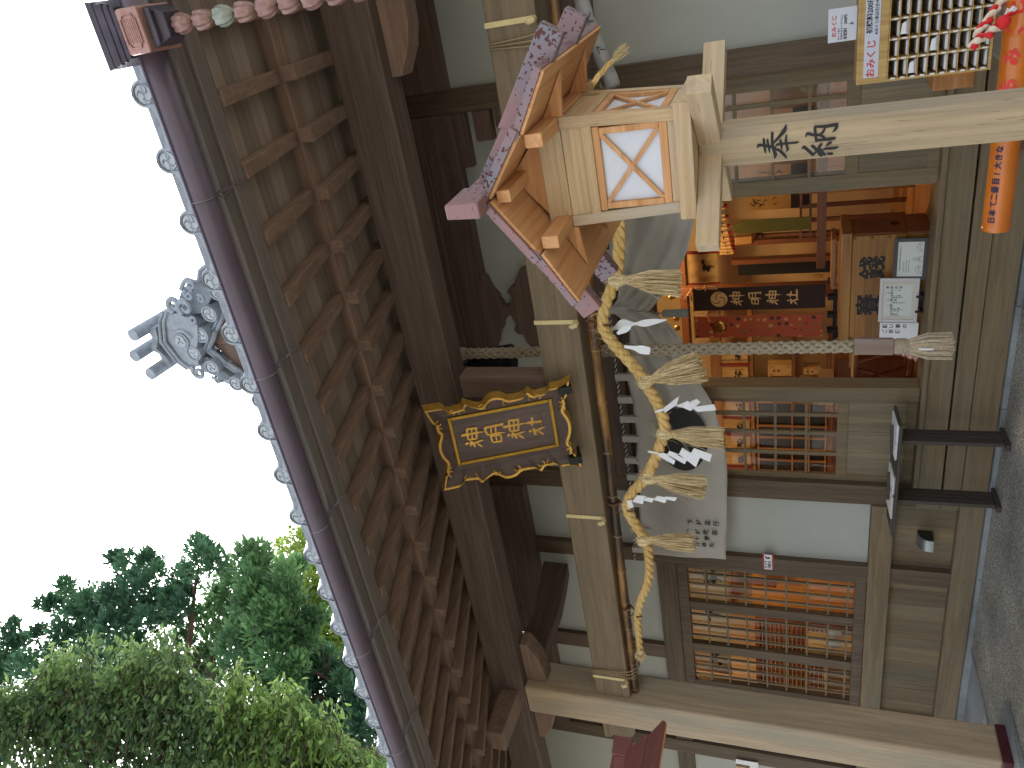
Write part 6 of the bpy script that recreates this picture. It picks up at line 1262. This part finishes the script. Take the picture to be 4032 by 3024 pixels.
CL = {
'a':[[-13.32,9.62,21.81],[-13.68,9.37,21.93],[-13.94,9.89,21.98],[-13.26,9.73,20.77],[-13.8,9.06,21.22],[-13.73,9.37,20.65],[-13.13,9.25,19.58],[-13.35,9.72,19.66],[-14.01,9.06,20.76],[-14.32,8.99,21.78],[-12.95,9.28,18.42],[-12.99,9.72,19.17],[-12.4,10.0,20.07],[-12.99,10.87,20.78],[-13.05,10.53,20.23],[-12.22,10.11,18.86],[-13.33,10.83,19.82],[-13.53,10.54,20.93],[-13.19,10.27,19.75],[-12.72,10.77,19.53],[-12.49,10.03,20.46],[-11.99,10.32,19.68],[-13.31,9.82,21.86],[-12.76,9.46,19.42],[-12.73,9.8,18.45],[-12.64,10.03,18.53],[-13.22,8.72,20.16],[-13.65,9.17,19.81],[-13.49,9.36,19.35],[-14.18,9.33,22.28],[-13.96,8.85,21.67],[-14.04,9.04,20.17],[-13.62,9.32,18.78],[-13.92,9.28,19.63],[-13.81,8.92,22.02],[-13.8,8.47,21.56]],
'b':[[-11.76,11.14,18.48],[-12.01,10.86,18.13],[-11.82,10.75,17.5],[-11.49,10.83,17.15],[-11.19,10.35,16.21],[-11.4,9.94,16.78],[-11.7,9.71,17.18],[-11.34,9.66,17.14],[-12.22,10.13,17.23],[-11.79,9.84,16.3],[-12.33,10.17,16.36],[-11.73,9.89,15.58],[-12.12,10.66,16.03],[-11.77,10.82,16.2],[-10.74,10.19,14.91],[-10.68,10.66,14.9],[-11.35,11.38,15.43],[-11.09,10.77,14.69],[-11.27,11.59,15.82],[-11.98,9.61,17.02],[-11.78,9.13,16.85],[-12.34,9.67,16.92],[-12.41,9.92,16.43],[-10.95,10.51,17.56],[-10.79,10.31,16.87],[-10.98,10.61,16.64],[-11.7,11.13,17.16],[-11.88,10.51,17.62],[-11.23,9.89,16.31],[-12.17,9.01,17.19],[-12.08,8.8,16.44],[-12.03,8.76,15.9],[-13.08,9.06,17.48],[-12.32,8.64,15.94],[-12.64,9.11,16.05],[-12.51,9.02,15.3],[-12.36,8.62,15.01],[-13.09,8.89,16.32],[-12.02,8.94,16.41],[-12.85,9.02,17.63],[-11.67,9.37,15.9],[-11.94,9.71,15.43],[-11.52,9.75,15.09],[-11.43,9.99,15.62],[-11.92,10.91,15.89],[-11.39,11.13,15.39],[-10.65,10.88,15.2],[-11.95,10.7,15.98],[-11.64,9.61,16.75],[-11.59,10.06,16.25],[-12.95,9.4,17.74],[-13.0,8.8,16.88],[-12.45,8.25,16.74],[-13.35,9.15,16.19],[-12.08,9.06,16.06]],
'c':[[-12.05,11.5,15.18],[-12.74,11.82,15.8],[-12.51,11.15,15.5],[-12.61,10.97,15.15],[-12.58,10.52,15.04],[-12.57,10.58,14.59],[-13.13,10.98,16.39],[-13.18,10.15,16.09],[-13.3,10.81,16.07],[-13.27,10.34,15.48],[-13.6,10.09,15.72],[-14.24,10.41,15.75],[-13.76,9.94,15.97],[-14.02,9.79,15.32],[-14.27,10.15,15.96],[-11.91,11.5,15.26],[-12.25,11.07,14.93],[-13.29,11.5,16.3],[-13.57,10.97,15.69],[-12.98,10.43,14.84],[-13.01,10.25,16.09],[-13.83,10.45,15.76],[-14.48,10.04,16.17],[-13.53,9.57,14.7],[-13.12,11.78,16.4],[-13.21,11.53,15.57]],
'd':[[-10.28,10.43,13.12],[-10.28,10.07,12.77],[-10.17,9.55,12.43],[-10.29,9.28,12.29],[-11.53,9.83,13.34],[-10.61,9.34,12.25],[-11.5,9.3,12.94],[-11.22,8.64,12.67],[-12.0,8.93,13.12],[-10.85,9.82,12.57],[-10.43,9.65,12.0],[-10.21,9.65,11.72],[-11.02,9.89,12.09],[-10.51,9.09,11.53],[-10.42,9.53,11.52],[-10.92,9.66,11.67],[-11.41,9.73,12.63],[-11.34,9.29,12.09],[-10.86,9.14,11.42],[-11.73,9.49,11.75],[-11.07,8.71,11.4],[-10.98,8.4,11.54],[-11.38,8.46,12.12],[-11.73,8.39,12.01],[-11.17,8.25,11.13],[-11.19,8.49,10.93],[-11.67,8.29,11.15],[-12.02,8.29,11.66],[-11.54,7.89,10.66],[-11.71,8.22,11.69],[-10.5,10.78,13.59],[-10.69,10.77,13.3],[-10.55,10.26,12.84],[-10.46,10.42,13.23],[-10.58,10.08,12.9],[-10.3,9.48,12.27],[-10.4,9.15,12.4],[-10.4,9.11,11.81],[-10.94,10.37,12.26],[-10.77,10.13,12.58],[-11.66,9.67,13.37],[-10.66,8.82,11.94],[-11.61,9.01,12.61]],
'e':[[-10.97,10.19,12.54],[-11.35,10.3,12.49],[-11.16,9.64,11.75],[-12.03,10.08,12.7],[-11.28,8.96,11.81],[-11.88,9.27,11.76],[-12.33,9.11,12.06],[-12.35,9.47,11.56],[-12.37,9.06,11.08],[-12.47,8.84,11.45],[-12.3,9.28,10.95],[-12.86,8.79,10.85],[-11.98,8.68,10.05],[-12.63,8.56,11.09],[-12.38,9.43,10.46],[-12.98,8.51,10.4],[-12.33,8.34,9.75],[-12.68,8.75,10.31],[-12.23,9.53,11.22],[-12.19,8.92,10.48],[-12.37,8.79,9.92],[-11.97,8.77,11.32],[-12.43,8.6,11.75],[-12.27,8.88,12.18],[-12.05,7.91,10.36],[-12.72,8.31,9.68],[-13.23,8.43,10.16],[-13.07,8.4,10.63],[-12.78,8.44,11.59],[-12.34,8.25,11.72],[-11.9,9.66,11.78],[-11.71,9.56,11.93]],
'f':[[-12.82,13.91,14.67],[-13.62,13.91,15.07],[-12.93,13.11,13.96],[-13.95,13.41,14.99],[-13.19,12.74,13.88],[-14.09,12.96,14.0],[-14.0,12.81,14.37],[-14.03,12.24,13.67],[-14.33,12.9,13.68],[-14.51,12.27,14.32],[-14.56,12.45,13.55],[-14.71,12.94,13.58],[-14.44,11.82,12.56],[-14.32,11.42,12.47],[-14.42,11.93,13.79],[-14.96,12.11,13.78],[-14.69,11.38,12.79],[-14.57,11.46,13.54],[-13.45,14.21,15.0],[-13.68,13.51,15.02],[-13.49,13.26,14.11],[-14.34,13.29,14.03],[-13.76,12.74,14.62],[-14.41,12.73,14.34],[-14.01,12.2,13.4],[-14.53,12.09,13.03],[-14.78,12.61,13.05],[-15.13,12.43,13.66],[-15.44,11.96,13.06],[-14.2,12.38,14.29],[-12.84,14.16,14.83]],
}
LB = {
'b':[[[-13.04,8.2,14.51],[-12.74,8.66,14.63],[-12.4,9.14,14.83],[-12.08,9.55,14.91],[-11.55,10.19,15.09],[-11.05,10.72,15.16]],[[-12.88,8.62,15.03],[-12.51,9.15,15.4],[-12.23,9.52,15.98],[-12.21,9.55,16.24]],[[-12.62,9.0,15.47],[-12.38,9.33,15.59],[-12.18,9.59,15.78]]],
'a':[[[-13.71,8.62,16.39],[-13.06,9.58,17.25],[-12.76,9.98,17.53],[-12.29,10.55,17.98]],[[-14.03,8.69,18.68],[-13.41,9.62,18.97],[-13.07,10.08,19.19],[-12.83,10.37,19.42]],[[-14.14,8.51,20.2],[-13.49,9.5,20.18],[-13.01,10.15,20.09]]],
'c':[[[-14.5,8.88,14.85],[-14.21,9.33,15.04],[-13.62,10.17,15.4],[-13.23,10.67,15.48],[-12.92,11.05,15.59]],[[-14.26,9.25,15.48],[-13.88,9.82,15.82],[-13.49,10.35,15.73],[-13.21,10.7,15.79]]],
'd':[[[-12.26,7.55,12.59],[-12.0,7.95,12.59],[-11.65,8.47,12.48],[-11.32,8.91,12.38],[-10.98,9.32,12.42],[-10.69,9.64,12.71],[-10.18,10.19,12.9]],[[-12.01,7.95,12.63],[-11.79,8.26,13.2]],[[-11.64,8.47,12.46],[-11.5,8.66,12.08],[-11.4,8.8,11.74]],[[-11.15,9.11,12.34],[-10.98,9.31,11.98],[-10.76,9.57,11.79]]],
'e':[[[-12.8,7.82,12.06],[-12.27,8.62,11.71],[-12.02,8.97,11.28],[-12.08,8.9,10.61]],[[-12.71,7.96,10.97],[-12.27,8.62,10.92],[-12.42,8.41,10.25]]],
'f':[[[-15.49,11.0,12.14],[-14.72,12.01,13.05],[-14.33,12.47,13.67],[-13.5,13.37,14.49]],[[-14.93,11.75,12.73],[-14.6,12.15,13.51],[-14.69,12.05,13.06]]],
}
BD = [[-5.86,3.44,9.96],[-5.82,3.51,9.72],[-5.82,3.52,9.58],[-5.78,3.59,9.47],[-5.79,3.57,9.29],[-5.68,3.74,9.18],[-5.66,3.77,9.06],[-5.68,3.74,8.87],[-5.65,3.79,8.75],[-5.64,3.8,8.63],[-5.65,3.78,8.52],[-5.7,3.7,8.36],[-5.69,3.72,8.22],[-5.62,3.82,8.11],[-5.66,3.77,7.98],[-5.55,3.93,7.9],[-5.55,3.93,7.77],[-5.6,3.86,7.58],[-5.55,3.93,7.48],[-5.59,3.87,7.35],[-5.63,3.81,7.08],[-5.69,3.73,6.81],[-5.67,3.75,6.63],[-5.64,3.8,6.51],[-5.67,3.76,6.34],[-5.65,3.79,6.23],[-5.69,3.73,6.06],[-5.72,3.68,5.91],[-5.73,3.66,5.84],[-5.68,3.74,6.09],[-5.71,3.69,5.92],[-5.74,3.65,5.74],[-5.74,3.65,5.52],[-5.77,3.6,5.34],[-5.83,3.51,5.23],[-5.83,3.5,5.07],[-5.83,3.49,4.88]]
DKC = leaf_mat('juniper_leaf', '#345646', '#5a8664', .3); MDC = leaf_mat('juniper_leaf_fresh', '#3a5c44', '#6c9862', .34); BRC = leaf_mat('camphor_leaf', '#5a7c34', '#a4bc68', .45)
spec = {'a': ('juniper tree with dark tufted crown at the far end of the tree row', DKC, (-17.2, 9.5)), 'b': ('tallest windswept juniper tree with tufts standing against white sky', DKC, (-15.6, 8.6)),
        'c': ('thin juniper tree with bare stems showing sky between its tufts', MDC, (-16.2, 10.6)), 'd': ('dark juniper tree with one tall narrow tuft next to the roof', MDC, (-13.4, 8.3)), 'e': ('low dark juniper tree right against the roof edge', DKC, (-13.2, 7.0))}
for k, (lab, mt, bs_) in spec.items():
    t = thing('juniper_tree', lab, 'tree', (bs_[0], bs_[1], -.2), 'junipers beyond the shrine'); limbs(t, (bs_[0], bs_[1], -.2), LB[k])
    cl = list(CL[k]); n0 = len(cl)
    if k in 'ade': cl += [list(np.array(cl[ng.integers(n0)])+ng.normal(size=3)*np.array([.28, .28, .22])+np.array([-.15, .25, -.1])) for i in range(int(n0*(.8 if k == 'e' else .35)))]
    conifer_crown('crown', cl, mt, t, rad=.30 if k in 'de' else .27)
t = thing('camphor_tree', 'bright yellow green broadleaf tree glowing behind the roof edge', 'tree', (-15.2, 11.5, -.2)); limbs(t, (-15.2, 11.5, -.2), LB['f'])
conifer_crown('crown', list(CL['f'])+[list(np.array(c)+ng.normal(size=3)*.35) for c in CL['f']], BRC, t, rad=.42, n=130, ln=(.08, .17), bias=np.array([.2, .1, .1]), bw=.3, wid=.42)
# near broadleaf trees at the left: crown edge curve, then leaves filled in behind it
BDn = np.array([[BD[0][0]-.25, BD[0][1]-.35, BD[0][2]+1.6]]+BD); NEAR = leaf_mat('broad_leaf', '#34503a', '#7c9a5a', .28, .38); NEARL = leaf_mat('broad_leaf_light', '#3c5a36', '#8fae5c', .32, .38)
tang = np.array([-.52, -.854, 0.0]); radl = np.array([-.854, .52, 0.0])
def near_crown(parent, s0, s1, n, mat, seed):
    g = np.random.default_rng(seed); V = []; F = []; T = []; twigs = MB()
    cents = []
    while len(cents) < n:
        s = g.uniform(s0, s1)*(len(BDn)-1); i = min(int(s), len(BDn)-2); p = BDn[i]+(BDn[i+1]-BDn[i])*(s-i)
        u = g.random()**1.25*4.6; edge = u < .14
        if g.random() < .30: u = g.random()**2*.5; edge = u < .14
        dep = g.uniform(-.2, 2.2)*(.35+min(1, u))
        c = p+tang*(u+.03)+radl*dep+np.array([0, 0, g.normal()*.10])
        hole = .5+.5*math.sin(c[0]*3.1+c[2]*2.3)*math.sin(c[2]*3.7-c[0]*1.7+dep*2)
        if g.random() < (.55 if hole < .22 else 0): continue
        cents.append((c, edge, hole))
    for q in range(int(22*(s1-s0)/.5)):      # young shoots standing proud of the crown
        s = g.uniform(s0, s1)*(len(BDn)-1); i = min(int(s), len(BDn)-2); p = BDn[i]+(BDn[i+1]-BDn[i])*(s-i); L_ = g.uniform(.12, .42); dr_ = unit(-tang+np.array([0, 0, g.uniform(-.2, .7)]))
        for j in range(int(L_*34)): cents.append((p+dr_*L_*g.random()+radl*g.normal()*.08+g.normal(size=3)*.05, True, 1))
    for c, edge, hole in cents:
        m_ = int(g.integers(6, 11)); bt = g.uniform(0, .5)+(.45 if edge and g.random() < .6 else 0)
        ax = unit(-tang*.7+np.array([0, 0, .5])+g.normal(size=3)*.4); q = c-ax*.12
        if g.random() < .2: twigs.tube([tuple(q-ax*.15+tang*.05), tuple(q), tuple(c+ax*.06)], [.006, .004, .002], 4, cap=False)
        for j in range(m_):
            f = j/m_; st_ = q+ax*(.24*f)
            d = unit(tang*.75+np.array([0, 0, -.42])+radl*g.normal()*.35+g.normal(size=3)*.42); l = g.uniform(.05, .10); w_ = l*g.uniform(.36, .5)
            nrm = unit(np.cross(d, g.normal(size=3)*.8+radl)); side = np.cross(d, nrm); b0 = st_+d*.025
            k = len(V); dr = -nrm*l*.12
            V += [b0, b0+d*l*.35+side*w_*.5+nrm*w_*.16, b0+d*l*.72+side*w_*.36+nrm*w_*.10+dr*.4, b0+d*l+dr, b0+d*l*.72-side*w_*.36+nrm*w_*.10+dr*.4, b0+d*l*.35-side*w_*.5+nrm*w_*.16, b0+d*l*.5+dr*.2]
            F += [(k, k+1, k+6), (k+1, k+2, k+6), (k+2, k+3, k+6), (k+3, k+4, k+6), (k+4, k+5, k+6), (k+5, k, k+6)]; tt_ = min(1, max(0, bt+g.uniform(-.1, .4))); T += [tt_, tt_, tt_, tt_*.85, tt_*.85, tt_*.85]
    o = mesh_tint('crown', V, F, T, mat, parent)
    if twigs.v: twigs.build('twig', BARK, parent)
def near_tree(label, base, s0, s1, n, mat, seed):
    t = thing('broadleaf_tree', label, 'tree', base, 'broadleaf trees near the hall'); b = Vector(base); q = BDn[int((s0+s1)/2*(len(BDn)-1))]+tang*2.2+radl*.5
    tk = smooth([tuple(b), tuple(b.lerp(Vector(q), .5)+Vector((.1, .1, .2))), tuple(q)], 8)
    MB().tube([tuple(p) for p in tk], list(np.linspace(.16, .05, len(tk))), 10).build('trunk', BARK, t, smooth='all')
    mb = MB(); g = np.random.default_rng(seed)
    for i in range(9):
        s = int((s0+(s1-s0)*(i+.5)/9)*(len(BDn)-1)); e = Vector(BDn[s]+tang*.35+radl*.3); m_ = Vector(tk[int(g.integers(10, len(tk)))]); mb.tube([m_, m_.lerp(e, .5)+Vector((0, 0, .12)), e], [.035, .022, .006], 6)
    mb.build('limb', BARK, t, smooth='all'); near_crown(t, s0, s1, n, mat, seed)
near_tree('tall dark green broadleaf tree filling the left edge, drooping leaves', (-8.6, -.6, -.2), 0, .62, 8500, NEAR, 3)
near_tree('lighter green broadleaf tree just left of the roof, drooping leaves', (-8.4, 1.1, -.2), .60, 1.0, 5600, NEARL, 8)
